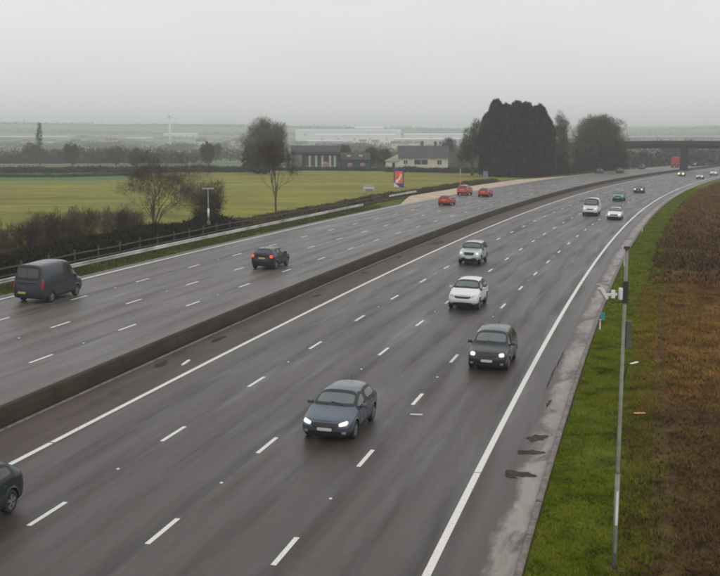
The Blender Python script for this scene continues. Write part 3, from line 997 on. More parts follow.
# far scattered trees with their own crowns
G_FT = 'hazy trees on the farmland in the distance'
far_trees = [(-120, 480, 9, 6, 'hazy rounded tree beyond the field hedge at far left'), (-104, 490, 8, 6.5, 'low broad hazy tree left of the wind turbine'), (-92, 470, 7, 6, 'hazy bushy tree below and left of the wind turbine'),
             (-58, 440, 9.5, 4.5, 'hazy tree with a thin trunk right of the wind turbine'), (-6, 432, 9, 5, 'small tree behind the low wing of the black barn'), (4, 420, 8, 4.5, 'round dark tree at the right end of the barn wing'),
             (9, 440, 7, 5, 'bushy tree between the barn and the bungalow'), (-44, 470, 8, 6, 'hazy tree between turbine and big roadside tree'), (-78, 620, 9, 8, 'distant clump shaped tree under the turbine'),
             (-160, 560, 9, 8, 'distant hazy tree at the left picture edge'), (36, 470, 12, 7, 'hazy tree behind the bungalow chimneys'), (52, 520, 12, 8, 'hazy tree behind the right gable of the bungalow'),
             (150, 560, 10, 8, 'hazy tree seen under the bridge left of its pier'), (176, 620, 12, 9, 'hazy tree seen under the bridge behind the red lorry'), (215, 600, 14, 10, 'hazy tree under the right part of the bridge'),
             (200, 560, 13, 8, 'hazy tree right of the bridge pier'), (-139, 500, 19, 2.0, 'tall narrow hazy poplar near the left picture edge')]
for i, (fx, fy, fh, fw, lab) in enumerate(far_trees):
    bl = [(0, 0, fh * 0.55, fw * 0.5, fw * 0.5, fh * 0.42), (fw * 0.22, 0, fh * 0.7, fw * 0.33, fw * 0.3, fh * 0.28), (-fw * 0.25, 0, fh * 0.5, fw * 0.33, fw * 0.3, fh * 0.3)]
    twig_tree(fx, fy, bl, 700 if fw == 2.0 else 2600, lab, G_FT, ('hedge_far',), 1.0, 0.22, fh * 0.4, 0.25, 'distant_tree', limbs=4)


def woods(name, rows, label, hgt, n, mat='hedge_far', size=4.0):
    P = []
    for (x0, y0, x1, y1, w) in rows:
        t = RNG.rand(n)
        x = x0 + (x1 - x0) * t + RNG.randn(n) * w; y = y0 + (y1 - y0) * t + RNG.randn(n) * w
        cl = np.clip(fbm(t * abs(x1 - x0) / 14, t * 0, int(abs(x0)) % 97) * 0.5 + 0.6, 0.15, 1.4)
        P.append(np.stack([x, y, ground_z(x, y) + hgt * cl * RNG.rand(n)], -1))
    P = np.concatenate(P)
    V = cards(P, RNG.randn(len(P), 3) + np.array([0, 0, 0.5]), size, size * 0.6)
    o = mesh_obj(name, np_mesh(name, V, np.arange(len(V)).reshape(-1, 3), MATS[mat]))
    return tag(o, label, 'woodland', kind='stuff')


woods('distant_woodland', [(-700, 700, -30, 640, 5), (-300, 560, -80, 540, 4), (-800, 1150, 300, 1180, 10), (-500, 900, -100, 850, 5), (0, 780, 300, 760, 6)], 'hazy lines of woodland across the farmland in the distance', 6, 9000, size=1.8)
woods('distant_woodland', [(-1600, 2600, 1200, 2650, 20), (-1900, 3100, 1500, 3050, 30), (200, 1800, 1100, 1760, 20)], 'very faint wooded ridge on the horizon', 8, 9000, size=4.5)
woods('distant_woodland', [(120, 520, 330, 640, 8), (60, 470, 120, 500, 5), (160, 760, 420, 860, 14)], 'dark trees massed beyond the bridge', 9, 4000, size=2.5)

_rr = random.Random(9)
rows = []
for i in range(150):
    d = _rr.uniform(560, 2500); a = _rr.uniform(-0.36, 0.36); wl = _rr.uniform(6, 45) * (0.6 + d / 1500)
    x0 = math.sin(a) * d; y0 = math.cos(a) * d
    if y0 < 900 and x0 > -10: continue
    rows.append((x0, y0, x0 + wl, y0 + _rr.uniform(-8, 8), 1.5 + d / 500))
woods('distant_copses', rows, 'scattered hazy copses and hedgerow trees over the far farmland', 6.5, 420, size=2.6)
# ------------------------------------------------------------------ buildings
def box_part(name, mat, parent, *b, **kw):
    return MB().box(*b, **kw).build(name, MATS[mat], parent)


def black_barn():
    x, y = -15.6, 402
    t = tag(empty('barn', (x, y, gz1(x, y)), 0.05), 'long black clad barn with grey gable end and tall pale strips between dark windows', 'barn')
    z0 = -1.0
    box_part('wall', 'barn_cladding', t, -4.6, 8.2, -5, 6, z0, 5.9)
    box_part('gable_wing', 'barn_grey', t, -8.2, -4.6, -5.4, 6, z0, 5.4)
    MB().prism([(-5.9, 5.4), (6.6, 5.4), (6.6, 6.3), (2.2, 8.3), (-1.4, 8.3), (-5.9, 6.3)], 0, -8.5, 8.5).build('roof', MATS['barn_roof'], t)
    for wx in (-3.6, -1.4, 0.6, 3.4, 5.0):
        w = box_part('window', 'window_dark', t, wx, wx + 1.1, -5.06, -4.98, 1.4, 5.0)
        MB().box(wx - 0.08, wx + 1.18, -5.10, -5.02, 1.28, 1.38).build('sill', MATS['pale_stone'], w)
    for wx in (-2.35, -0.15, 2.0, 4.65, 6.3):
        box_part('wall_panel', 'pale_stone', t, wx, wx + 0.75, -5.12, -5.0, 1.0, 5.0)
    box_part('door', 'barn_grey', t, 1.75, 2.95, -5.07, -4.99, 0, 1.0)
    box_part('plinth', 'cream_render', t, -4.5, -1.6, -5.6, -5.02, z0, 0.7)
    # lower wing
    w = tag(empty('farm_wing', (1.6, 404, gz1(1.6, 404)), 0.05), 'low dark farm building with small roof windows attached right of the black barn', 'building')
    box_part('wall', 'barn_cladding', w, -8.4, 1.5, -4, 4, z0, 3.6)
    MB().prism([(-4.6, 3.6), (4.6, 3.6), (0.4, 6.0), (-0.4, 6.0)], 0, -8.5, 1.8).build('roof', MATS['barn_roof'], w)
    for wx in (-6.4, -2.2):
        MB().bar((wx, -2.85, 4.85), (wx + 1.4, -2.85, 4.85), 0.06, 0.8).build('roof_window', MATS['pale_stone'], w)
    for wx in (-7, -4.6, -2.2, 0):
        box_part('window', 'window_dark', w, wx, wx + 1.0, -4.07, -3.98, 1.0, 2.6)


black_barn()


def bungalow():
    x, y = 21.5, 404
    t = tag(empty('bungalow', (x, y, gz1(x, y) + 0.9), -0.03), 'cream rendered bungalow with dark slate roof and two chimneys', 'house')
    z0 = -1
    box_part('wall', 'cream_render', t, -8.0, 9.2, -4, 5, z0 - 1.5, 3.4)
    rf = MB().prism([(-4.7, 3.3), (5.7, 3.3), (0.9, 7.4), (0.1, 7.4)], 0, -8.4, 9.6).build('roof', MATS['slate'], t)
    for cx in (-0.2, 4.4):
        MB().box(cx, cx + 1.0, 0.1, 1.0, 6.6, 8.7).box(cx - 0.08, cx + 1.08, 0.02, 1.08, 8.7, 8.9).box(cx + 0.3, cx + 0.6, 0.4, 0.7, 8.9, 9.3).build('chimney', MATS['brick_red'], rf)
    # lower left extension with mono pitch
    box_part('wall', 'cream_render', t, -12.4, -8.0, -4.3, 3, z0 - 1.5, 2.2)
    MB().prism([(-12.8, 2.2), (-8.02, 2.2), (-8.02, 4.6)], 1, -4.7, 3.4).build('roof', MATS['pale_stone'], t)
    for (a, b, z1, z2) in ((-2.6, 2.2, 1.0, 2.7), (5.4, 7.0, 1.0, 2.6), (-6.2, -4.8, 1.2, 2.5)):
        w = box_part('window', 'window_dark', t, a, b, -4.06, -3.97, z1, z2)
        f = MB().box(a - 0.1, b + 0.1, -4.12, -4.03, z1 - 0.14, z1 - 0.02).box(a - 0.1, b + 0.1, -4.12, -4.03, z2 + 0.02, z2 + 0.12)
        for i in range(3):
            c_ = a + (b - a) * i / 2
            f.box(c_ - 0.05, c_ + 0.05, -4.10, -4.07, z1, z2)
        f.build('frame', MATS['white_plastic'], w)
    box_part('door', 'window_dark', t, -10.2, -9.2, -4.37, -4.28, -0.2, 1.7)


bungalow()

# pink flags / blossom bushes near the barn
for bx, lab in ((-11.6, 'bright pink bush in front of the black barn'), (-3.4, 'pale pink bush before the left of the farm wing'), (0.9, 'small pink bush before the right of the farm wing')):
    P, d = crown_points([(0, 0, 1.3, 0.9 if bx < -10 else 0.7, 0.6, 0.9 if bx < -10 else 0.5)], 900, 0.6)
    V = cards(P, d + 0.5 * RNG.randn(900, 3), 0.25, 0.2)
    t = tag(empty('flowering_bush', (bx, 388, gz1(bx, 388) + 0.6)), lab, 'bush', 'pink bushes in front of the farm')
    mesh_obj('blossom', np_mesh('blossom', V, np.arange(len(V)).reshape(-1, 3), MATS['pink_blossom']), t)
    MB().tube([(0, 0, -1), (0.05, 0, 0.4), (0.1, 0, 1.2)], [0.08, 0.06, 0.03], 6).tube([(0, 0, 0), (-0.3, 0, 1.0)], [0.05, 0.02], 5).build('stem', MATS['bark'], t)

# hazy warehouses
G_WH = 'white warehouses on the hazy horizon'
for (px, d, w, h, dep, zb, mat, lab) in (
        (-24, 2350, 215, 13, 60, 6, 'warehouse_white', 'longest white warehouse on the horizon behind the barn'),
        (-10, 2150, 150, 12, 50, -2, 'warehouse_white', 'lower white warehouse in front of the longest one behind the barn'),
        (170, 2200, 170, 12, 50, -1, 'warehouse_white', 'white warehouse on the horizon above the bungalow'),
        (130, 2000, 140, 10, 40, -7, 'warehouse_grey', 'grey white warehouse just above the bungalow roof'),
        (-690, 2350, 190, 8, 50, -2, 'warehouse_grey', 'long pale grey warehouse on the horizon at the far left'),
        (-480, 2400, 90, 7, 40, -4, 'warehouse_grey', 'short pale grey warehouse on the horizon left of the turbine'),
        (-390, 2500, 70, 10, 40, 2, 'warehouse_white', 'small white shed on the hill left of the turbine'),
        (-60, 1950, 60, 9, 40, -9, 'warehouse_grey', 'grey shed on the horizon behind the big tree'),
        (20, 2500, 60, 22, 40, 4, 'warehouse_grey', 'tall pale silo block among the horizon warehouses')):
    t = tag(empty('warehouse', (px, d, zb)), lab, 'warehouse', G_WH)
    MB().box(-w / 2, w / 2, 0, dep, -15, h * 0.8).build('wall', MATS[mat], t)
    MB().prism([(-1, h * 0.8), (dep + 1, h * 0.8), (dep / 2, h)], 0, -w / 2 - 1, w / 2 + 1).build('roof', MATS['warehouse_white'], t)
    for i in range(5):
        MB().box(-w * 0.42 + i * w * 0.2, -w * 0.42 + i * w * 0.2 + 5, -0.3, -0.1, 0, 5).build('loading_door', MATS['warehouse_grey'], t)

# village houses far behind the fields
hm = MB().box(-6, 6, -4, 4, -4, 6).mesh('wall', MATS['cream_render'])
hr = MB().prism([(-4.5, 6), (4.5, 6), (0, 9.5)], 0, -6.5, 6.5).mesh('roof', MATS['slate'])
hw = MB().box(-4, -2.4, -4.1, -3.95, 2.5, 4.2).box(2.4, 4, -4.1, -3.95, 2.5, 4.2).box(-0.6, 0.6, -4.1, -3.95, 0, 2.2).mesh('window', MATS['window_dark'])
for i in range(26):
    d = _rr.uniform(1500, 2300); a = _rr.choice((_rr.uniform(-0.30, -0.19), _rr.uniform(-0.15, -0.08), _rr.uniform(-0.02, 0.06)))
    x0, y0 = math.sin(a) * d, math.cos(a) * d
    t = tag(empty('distant_house', (x0, y0, gz1(x0, y0)), _rr.uniform(-0.6, 0.6)), 'tiny pale village house, one of many in the hazy distance beyond the fields', 'house', 'village houses in the haze')
    mesh_obj('wall', hm, t); mesh_obj('roof', hr, t); mesh_obj('window', hw, t)

# wind turbine
t = tag(empty('wind_turbine', (-247, 1500, gz1(-247, 1500))), 'white three bladed wind turbine standing in the hazy fields', 'wind turbine')
t.location.z = -9
MB().tube([(0, 0, 0), (0, 0, 22), (0, 0, 42)], [1.9, 1.6, 1.2], 14).build('tower', MATS['white_plastic'], t, smooth=True)
MB().box(-1.1, 1.1, -3.2, 2.4, 41.4, 43.8).build('nacelle', MATS['white_plastic'], t, bevel=0.3)
MB().tube([(0, -3.2, 42.6), (0, -4.2, 42.6), (0, -4.8, 42.6)], [1.1, 0.9, 0.2], 12).build('hub', MATS['white_plastic'], t, smooth=True)
for a in (100, 220, 340):
    ca, sa = math.cos(math.radians(a)), math.sin(math.radians(a))
    b = MB(); R = 9.5
    b.tube([(0, -3.9, 42.6), (ca * R * 0.25, -3.9, 42.6 + sa * R * 0.25), (ca * R, -3.9, 42.6 + sa * R)], [0.45, 0.7, 0.12], 8).build('blade', MATS['white_plastic'], t, smooth=True)

# ------------------------------------------------------------------ bridge
SB = 400
n_dir = Vector((-math.cos(psi(SB)), math.sin(psi(SB)), 0))
bc = RP(SB, 13.5)
brz = math.atan2(n_dir.y, n_dir.x)
t = tag(empty('overbridge', (bc.x, bc.y, 0), brz), 'dark concrete overbridge crossing the motorway on a central pier', 'bridge')
dk = []
for i in range(25):
    x = -75 + i * 150 / 24
    z = 8.35 - 0.0004 * x * x
    dk.append((x, z))
MB().prism([(x, z) for x, z in dk] + [(x, z - 1.5) for x, z in reversed(dk)], 1, -4.4, 4.4).build('deck', MATS['bridge_concrete'], t)
for yy in (-3.4, -1.2, 1.2, 3.4):
    MB().prism([(x, z - 1.5) for x, z in dk] + [(x, z - 2.7) for x, z in reversed(dk)], 1, yy - 0.35, yy + 0.35).build('girder', MATS['pier_concrete'], t)
pr = MB().prism([(x, z + 1.05) for x, z in dk] + [(x, z + 0.93) for x, z in reversed(dk)], 1, -4.35, -4.22).build('handrail', MATS['galvanised'], t)
MB().prism([(x, z + 1.05) for x, z in dk] + [(x, z + 0.93) for x, z in reversed(dk)], 1, 4.22, 4.35).build('handrail', MATS['galvanised'], t)
pm = MB().box(-0.05, 0.05, -0.05, 0.05, 0, 0.93).mesh('baluster', MATS['galvanised'])
for i in range(51):
    x = -74 + i * 2.96
    mesh_obj('baluster', pm, t, (x, -4.285, 8.35 - 0.0004 * x * x))
MB().box(-1.0, 1.0, -4.0, 4.0, -4.5, 5.66).build('pier', MATS['pier_concrete'], t, bevel=0.2)
MB().box(-1.4, 1.4, -4.3, 4.3, -4.5, -2.6).build('pier_base', MATS['pier_concrete'], t)
for sx in (-1, 1):
    MB().box(sx * 33 - 1, sx * 33 + 1, -5, 5, -4.5, 5.3).build('abutment', MATS['pier_concrete'], t)
# approach embankments
for sx in (-1, 1):
    e = MB()
    pr_ = [(sx * 34.1, -6), (sx * 34.1, 5.0), (sx * 75, 4.4), (sx * 190, -4), (sx * 190, -9)]
    n = len(e.v)
    for x, z in pr_:
        e.v += [(x, -5 - (z + 6) * 0, z), (x, 5, z)]
    e.v += [(x, -16, -7) for x, z in pr_] + [(x, 16, -7) for x, z in pr_]
    for i in range(1, 3):
        a, b = 2 * i, 2 * (i + 1)
        e.f += [(a, b, b + 1, a + 1), (a, b, 10 + i + 1, 10 + i), (a + 1, b + 1, 15 + i + 1, 15 + i)]
    e.f += [(2, 3, 16, 11)]
    eb = e.build('embankment', MATS['hedge_far'])
    eb.location = (bc.x, bc.y, 0); eb.rotation_euler = (0, 0, brz)
    tag(eb, kind='structure')
lp = n_dir * 3 + bc
t = tag(empty('street_lamp', (141.0, 427.5, 7.9)), 'thin grey street lamp standing on the bridge', 'street lamp')
MB().tube([(0, 0, 0), (0, 0, 6.6), (-0.3, 0, 7.1), (-1.1, 0, 7.2)], [0.11, 0.07, 0.06, 0.05], 8).build('column', MATS['galvanised'], t, smooth=True)
MB().box(-1.7, -1.0, -0.16, 0.16, 7.12, 7.26).build('lantern', MATS['galvanised'], t, bevel=0.03)

# ------------------------------------------------------------------ roadside furniture
# steel safety barrier on the far verge
t = tag(empty('safety_barrier', (0, 0, 0)), 'pale steel safety barrier along the far edge of the left carriageway', 'barrier')
wprof = [(0, 0), (0.05, 0.04), (0.05, 0.10), (0.0, 0.14), (0.0, 0.17), (0.05, 0.21), (0.05, 0.27), (0, 0.31), (-0.012, 0.31), (0.038, 0.27), (0.038, 0.21), (-0.012, 0.17), (-0.012, 0.14), (0.038, 0.10), (0.038, 0.04), (-0.012, 0)]


def vz(s, o):
    P = road(np.array([float(s)]), np.array([float(o)]))
    return float(verge_h(np.array([float(s)]), np.array([float(o)]), P)[0])


for i in range(30):
    s0 = 22 + i * 3.4
    o0 = 31.5 if s0 < 100 else 31.5 + (s0 - 100) * 0.02
    prism_along('beam', [s0, s0 + 1.7, s0 + 3.38], [(o0 - a, 0.42 + b) for a, b in wprof], MATS['beam_steel'], t)
    p0 = RP(s0, o0 + 0.12, -0.5)
    pb = MB().box(-0.05, 0.05, -0.04, 0.04, 0, 1.22).build('post', MATS['timber'], t, p0)
    pb.rotation_euler = (0, 0, -psi(s0))
t = tag(empty('timber_fence', (0, 0, 0)), 'brown timber post and rail fence behind the steel safety barrier', 'fence')
for i in range(34):
    s0 = 20 + i * 3.6
    o0 = 34.6 + 0.3 * math.sin(i * 0.4)
    o1 = 34.6 + 0.3 * math.sin((i + 1) * 0.4)
    za = vz(s0, o0); zb = vz(s0 + 3.6, o1)
    for hz in (0.45, 1.0):
        MB().bar(RP(s0, o0, za + hz), RP(s0 + 3.58, o1, zb + hz), 0.05, 0.10).build('rail', MATS['timber'], t)
    pb = MB().box(-0.06, 0.06, -0.06, 0.06, 0, 1.7).build('post', MATS['timber'], t, RP(s0, o0 + 0.09, za - 0.4))
# short barrier length at the refuge
t = tag(empty('safety_barrier', (0, 0, 0)), 'short separate length of pale safety barrier just before the refuge area', 'barrier')
for i in range(5):
    s0 = 146 + i * 3.4
    o0 = 34.6 + i * 0.05
    prism_along('beam', [s0, s0 + 1.7, s0 + 3.38], [(o0 - a, 0.42 + b) for a, b in wprof], MATS['beam_steel'], t)
    pb = MB().box(-0.05, 0.05, -0.04, 0.04, 0, 1.22).build('post', MATS['timber'], t, RP(s0, o0 + 0.12, -0.5))

# camera pole near right
px_, py_ = 6.55, 28.3
zb_ = float(RP(1.3, -8.35).z) - 0.02
t = tag(empty('camera_pole', (px_, py_, zb_)), 'tall slim grey camera pole standing in the green verge at right', 'pole')
t.rotation_euler = (0, math.radians(0.55), 0)
MB().tube([(0, 0, 0), (0, 0, 2.6)], [0.062, 0.062], 16).build('pole_base_section', MATS['galvanised'], t, smooth=True)
MB().tube([(0, 0, 2.6), (0, 0, 2.68), (0, 0, 8.35)], [0.062, 0.050, 0.042], 16).build('pole_shaft', MATS['galvanised'], t, smooth=True)
MB().box(-0.22, 0.22, -0.22, 0.22, -0.05, 0.06).build('foundation', MATS['kerb_stone'], t, bevel=0.02)
MB().box(-0.03, 0.03, -0.070, -0.058, 1.25, 2.15).build('marker_strip', MATS['white_plastic'], t)
MB().box(-0.035, 0.035, -0.072, 0.0, 0.5, 1.05).build('access_door', MATS['galvanised'], t, bevel=0.01)
MB().box(-0.06, 0.06, -0.08, 0.08, 7.0, 7.55).build('mounting_box', MATS['dark_steel'], t, bevel=0.02)
hd = MB().box(-0.16, -0.065, -0.07, 0.07, 7.08, 7.38)
hd.build('camera_mount', MATS['white_plastic'], t, bevel=0.03)
MB().bar((-0.20, 0, 7.22), (-0.46, 0, 7.20), 0.06, 0.06).bar((-0.30, 0, 7.12), (-0.30, 0, 7.32), 0.09, 0.09).build('bracket', MATS['white_plastic'], t)
ch = MB().bar((-0.66, -0.08, 7.40), (-0.44, 0.04, 7.09), 0.10, 0.11).build('camera_housing', MATS['white_plastic'], t, bevel=0.03)
MB().bar((-0.70, -0.09, 7.48), (-0.54, 0.0, 7.24), 0.13, 0.015).build('sunshield', MATS['white_plastic'], t)
MB().box(0.06, 0.19, -0.05, 0.07, 5.85, 6.55).build('equipment_box', MATS['cabinet_green'], t, bevel=0.02)
MB().tube([(0.12, 0, 5.4), (0.06, 0, 5.0)], [0.02, 0.02], 6).build('cable', MATS['dark_steel'], t)
MB().tube([(0, 0, 8.35), (0, 0, 8.42)], [0.085, 0.07], 12).build('pole_cap', MATS['dark_steel'], t)

# T shaped roadside mast on far verge
t = tag(empty('roadside_mast', (-15.7, 118.5, gz1(-15.7, 118.5))), 'slender T shaped mast with a white lower sleeve between the bare trees', 'mast')
MB().tube([(0, 0, 0), (0, 0, 4.9)], [0.07, 0.05], 10).build('column', MATS['galvanised'], t, smooth=True)
MB().box(-0.6, 0.6, -0.06, 0.06, 4.8, 4.95).build('crossbar', MATS['pale_stone'], t)
MB().tube([(0, 0, 1.9), (0, 0, 2.8)], [0.11, 0.11], 10).build('sleeve', MATS['white_plastic'], t, smooth=True)
MB().box(-0.16, 0.16, -0.16, 0.16, 1.0, 1.5).build('cabinet', MATS['galvanised'], t)

# signs
mottled('post_orange', (0.42, 0.20, 0.12), (0.50, 0.27, 0.17), 1.0, 0.6)
mottled('sign_blue', (0.05, 0.06, 0.20), (0.07, 0.08, 0.24), 1.0, 0.5)
mottled('sign_orange', (0.75, 0.14, 0.05), (0.80, 0.18, 0.07), 1.0, 0.5)
sp_ = RP(175, 41.6)
t = tag(empty('emergency_area_sign', (sp_.x, sp_.y, sp_.z - 0.9), -psi(175) * 0.5), 'tall blue sign with an orange telephone handset panel beside the refuge area', 'road sign')
MB().box(-0.95, 0.95, -0.03, 0.03, 1.4, 4.9).build('panel', MATS['sign_blue'], t, bevel=0.01)
MB().box(-0.7, 0.75, -0.045, -0.035, 2.1, 4.35).build('orange_panel', MATS['sign_orange'], t)
MB().prism([(-0.6, 2.3), (-0.25, 2.2), (0.35, 3.0), (0.55, 3.7), (0.2, 4.05), (0.25, 3.5), (-0.1, 3.0), (-0.55, 2.7)], 1, -0.058, -0.048).build('handset_symbol', MATS['white_plastic'], t)
MB().prism([(-0.9, 1.45), (0.2, 1.45), (-0.9, 2.3)], 1, -0.058, -0.048).build('white_corner', MATS['white_plastic'], t)
for x in (-0.5, 0.5):
    MB().tube([(x, 0.09, -0.3), (x, 0.09, 4.7)], 0.06, 8).build('post', MATS['galvanised'], t)
sp_ = RP(163, 43.4)
t = tag(empty('information_sign', (sp_.x, sp_.y, sp_.z - 1.4), -psi(163) * 0.5), 'small pale roadside sign with a rounded top and blue lower plate at the hedge', 'road sign')
MB().prism([(-1.05, 1.6), (1.05, 1.6), (1.05, 2.3), (0.55, 2.85), (-0.55, 2.85), (-1.05, 2.3)], 1, -0.03, 0.03).build('panel', MATS['pale_stone'], t)
MB().box(-0.6, 0.7, -0.045, -0.035, 1.62, 2.0).build('blue_plate', MATS['barn_grey'], t)
MB().box(-0.85, 0.85, -0.045, -0.035, 2.12, 2.25).build('stripe', MATS['white_plastic'], t)
for x in (-0.5, 0.5):
    MB().tube([(x, 0.08, -0.5), (x, 0.08, 2.4)], 0.05, 8).build('post', MATS['galvanised'], t)
sp_ = RP(197, 35.6)
t = tag(empty('refuge_post', tuple(sp_)), 'orange and white banded post at the back of the refuge area', 'post')
MB().tube([(0, 0, -0.3), (0, 0, 2.4)], 0.10, 10).build('post', MATS['post_orange'], t)
MB().tube([(0, 0, 2.4), (0, 0, 3.7)], 0.10, 10).build('sleeve', MATS['pale_stone'], t)
MB().box(-0.28, 0.28, -0.2, 0.2, 0.9, 1.6).build('phone_box', MATS['post_orange'], t, bevel=0.03)
sp_ = RP(245, 42.5)
t = tag(empty('small_sign', (sp_.x, sp_.y, sp_.z - 0.5)), 'small pale blue sign on a post at the foot of the cypresses', 'road sign')
mottled('pale_blue', (0.16, 0.20, 0.29), (0.20, 0.25, 0.34), 1.0, 0.5)
MB().box(-0.55, 0.55, -0.03, 0.03, 0.6, 2.2).build('panel', MATS['pale_blue'], t)
MB().tube([(0, 0.07, -0.3), (0, 0.07, 2.1)], 0.05, 8).build('post', MATS['galvanised'], t)
sp_ = RP(296, 40.2)
t = tag(empty('green_topped_pole', (sp_.x, sp_.y, sp_.z - 0.6)), 'grey pole with a green top in front of the right of the cypresses', 'pole')
mottled('signal_green', (0.03, 0.20, 0.08), (0.04, 0.26, 0.1), 1.0, 0.5)
MB().tube([(0, 0, -0.3), (0, 0, 4.0)], 0.14, 10).build('column', MATS['galvanised'], t, smooth=True)
MB().box(-0.3, 0.3, -0.2, 0.2, 4.0, 5.2).build('head', MATS['signal_green'], t, bevel=0.04)

# small verge objects
mp_ = RP(28.4, -8.6)
t = tag(empty('litter', (mp_.x, mp_.y, mp_.z + 0.14), 0.4), 'white plastic strip lying on the green verge beside the camera pole', 'litter')
MB().bar((-0.22, 0, 0.02), (0.26, 0.1, 0.06), 0.16, 0.03).build('plastic_strip', MATS['litter_white'], t, bevel=0.008)
mp_ = RP(18.2, -8.95)
t = tag(empty('litter', (mp_.x, mp_.y, mp_.z + 0.14), 0.2), 'orange piece of litter on the border of verge and brown bracken', 'litter')
MB().bar((-0.22, 0, 0.03), (0.24, -0.06, 0.03), 0.14, 0.03).build('orange_strip', MATS['litter_orange'], t, bevel=0.008)
MP = MB().prism([(-0.05, 0), (0.05, 0), (0.05, 0.95), (0.0, 1.02), (-0.05, 0.95)], 1, -0.04, 0.04).mesh('post_body', MATS['white_plastic'])
MR_ = MB().box(-0.035, 0.035, -0.055, -0.045, 0.72, 0.90).mesh('reflector', MATS['sign_orange'])
for sv, lab in ((38.5, 'white marker post on the verge edge left of the camera pole'), (72.0, 'second white marker post further up the right verge'), (108, 'third white marker post along the right verge')):
    q = RP(sv, -6.45)
    t = tag(empty('marker_post', tuple(q), -psi(sv)), lab, 'marker post', 'marker posts along the right verge')
    t.scale = (0.8, 0.8, 0.62)
    mesh_obj('post_body', MP, t); mesh_obj('reflector', MR_, t)
q = RP(40.5, -6.5)
t = tag(empty('marker_board', tuple(q), -psi(40)), 'small teal and white chainage board beside the kerb', 'marker board')
mottled('teal', (0.03, 0.26, 0.24), (0.04, 0.32, 0.3), 1.0, 0.5)
MB().box(-0.12, 0.12, -0.02, 0.02, 0.25, 0.72).build('board', MATS['teal'], t)
MB().box(-0.03, 0.03, 0.03, 0.07, -0.1, 0.6).build('post', MATS['timber'], t)

# wet mud patches on the hard strip
mottled('wet_mud', (0.026, 0.019, 0.015), (0.060, 0.046, 0.038), 3.0, 0.75, spec=0.15)
def blot(s0, o0, ls, lo, seed):
    rnd = random.Random(seed)
    n = 22; pts = []
    for i in range(n):
        a = 2 * math.pi * i / n
        rr = 1 + 0.28 * math.sin(2 * a + seed) + 0.2 * math.sin(5 * a + seed * 2) + rnd.uniform(-0.14, 0.14)
        pts.append(RP(s0 + ls * rr * math.cos(a), o0 + lo * rr * math.sin(a), 0.009))
    b = MB(); c_ = RP(s0, o0, 0.014)
    b.v = [tuple(c_)] + [tuple(q + Vector((0, 0, 0.005))) for q in pts]
    b.f = [(0, 1 + i, 1 + (i + 1) % n) for i in range(n)]
    return b.build('mud_patch', MATS['wet_mud'], rc)
for i, a in enumerate(((13.6, -5.35, 0.45, 0.34), (11.6, -5.30, 0.36, 0.36), (8.9, -5.25, 0.36, 0.42), (8.5, -5.0, 0.14, 0.16), (24.5, -4.95, 2.2, 0.05), (29, -5.0, 1.8, 0.05), (19.2, -5.3, 0.6, 0.08))):
    blot(*a, i + 3)
for i, a in enumerate(((27.3, 12.45, 0.7, 0.22), (44, 12.2, 0.6, 0.2), (83, 12.1, 2.2, 0.35), (57, 12.4, 0.7, 0.2), (20.5, 12.6, 0.9, 0.16), (69, 12.5, 0.8, 0.2))):
    blot(*a, i + 33)
b = MB().bar(RP(20.6, 11.6, 0.03), RP(21.7, 11.72, 0.03), 0.12, 0.05).build('litter', MATS['litter_white'])
tag(b, 'pale strip of debris lying beside the median edge line at left', 'debris')
b = MB().bar(RP(15.3, -0.25, 0.03), RP(15.42, -0.72, 0.03), 0.07, 0.04).build('litter', MATS['litter_white'])
tag(b, 'small pale scrap on the lane right of the blue grey hatchback', 'debris')

# ------------------------------------------------------------------ vehicles
def paint(name, c, metal=0.4, rough=0.32):
    k = NT(name)
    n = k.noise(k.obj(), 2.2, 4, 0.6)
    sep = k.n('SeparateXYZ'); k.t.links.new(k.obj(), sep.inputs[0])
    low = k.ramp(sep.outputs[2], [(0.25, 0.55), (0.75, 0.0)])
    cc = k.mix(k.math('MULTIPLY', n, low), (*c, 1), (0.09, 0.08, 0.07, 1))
    k.set(base=cc, rough=k.ramp(n, [(0.3, rough - 0.06), (0.7, rough + 0.08)]), metal=metal, coat=0.45, coatr=0.10)
    MATS[name] = k.m
    return k.m


def plain(name, c, rough=0.5, metal=0.0, emit=0.0, spec=0.5, ecol=None):
    k = NT(name)
    n = k.noise(k.obj(), 6.0, 3)
    k.set(base=k.mix(n, tuple(v * 0.85 for v in c), tuple(min(v * 1.15, 1) for v in c)), rough=rough, metal=metal, spec=spec)
    if emit:
        k.set(emit=tuple(ecol or c), estr=emit)
    MATS[name] = k.m
    return k.m


plain('glass_dark', (0.030, 0.036, 0.036), 0.06, 0, 0, 0.9)
plain('glass_screen', (0.085, 0.110, 0.110), 0.05, 0, 0, 1.0)
plain('rubber', (0.018, 0.018, 0.018), 0.8)
plain('alloy', (0.42, 0.42, 0.43), 0.35, 0.8)
plain('trim_black', (0.020, 0.020, 0.022), 0.55)
plain('chrome', (0.55, 0.55, 0.56), 0.2, 0.9)
plain('lamp_lit', (0.75, 0.75, 0.73), 0.2, 0, 0.45, ecol=(1.0, 0.98, 0.92))
plain('lamp_warm', (0.9, 0.8, 0.5), 0.2, 0, 3.0, ecol=(1.0, 0.80, 0.42))
plain('lamp_off', (0.45, 0.46, 0.47), 0.15, 0.3)
plain('tail_red', (0.22, 0.012, 0.010), 0.25, 0, 0.04, ecol=(1.0, 0.04, 0.02))
plain('tail_lit', (0.6, 0.03, 0.02), 0.25, 0, 0.7, ecol=(1.0, 0.10, 0.04))
plain('plate_white', (0.62, 0.62, 0.58), 0.5)
plain('plate_yellow', (0.50, 0.40, 0.10), 0.5)


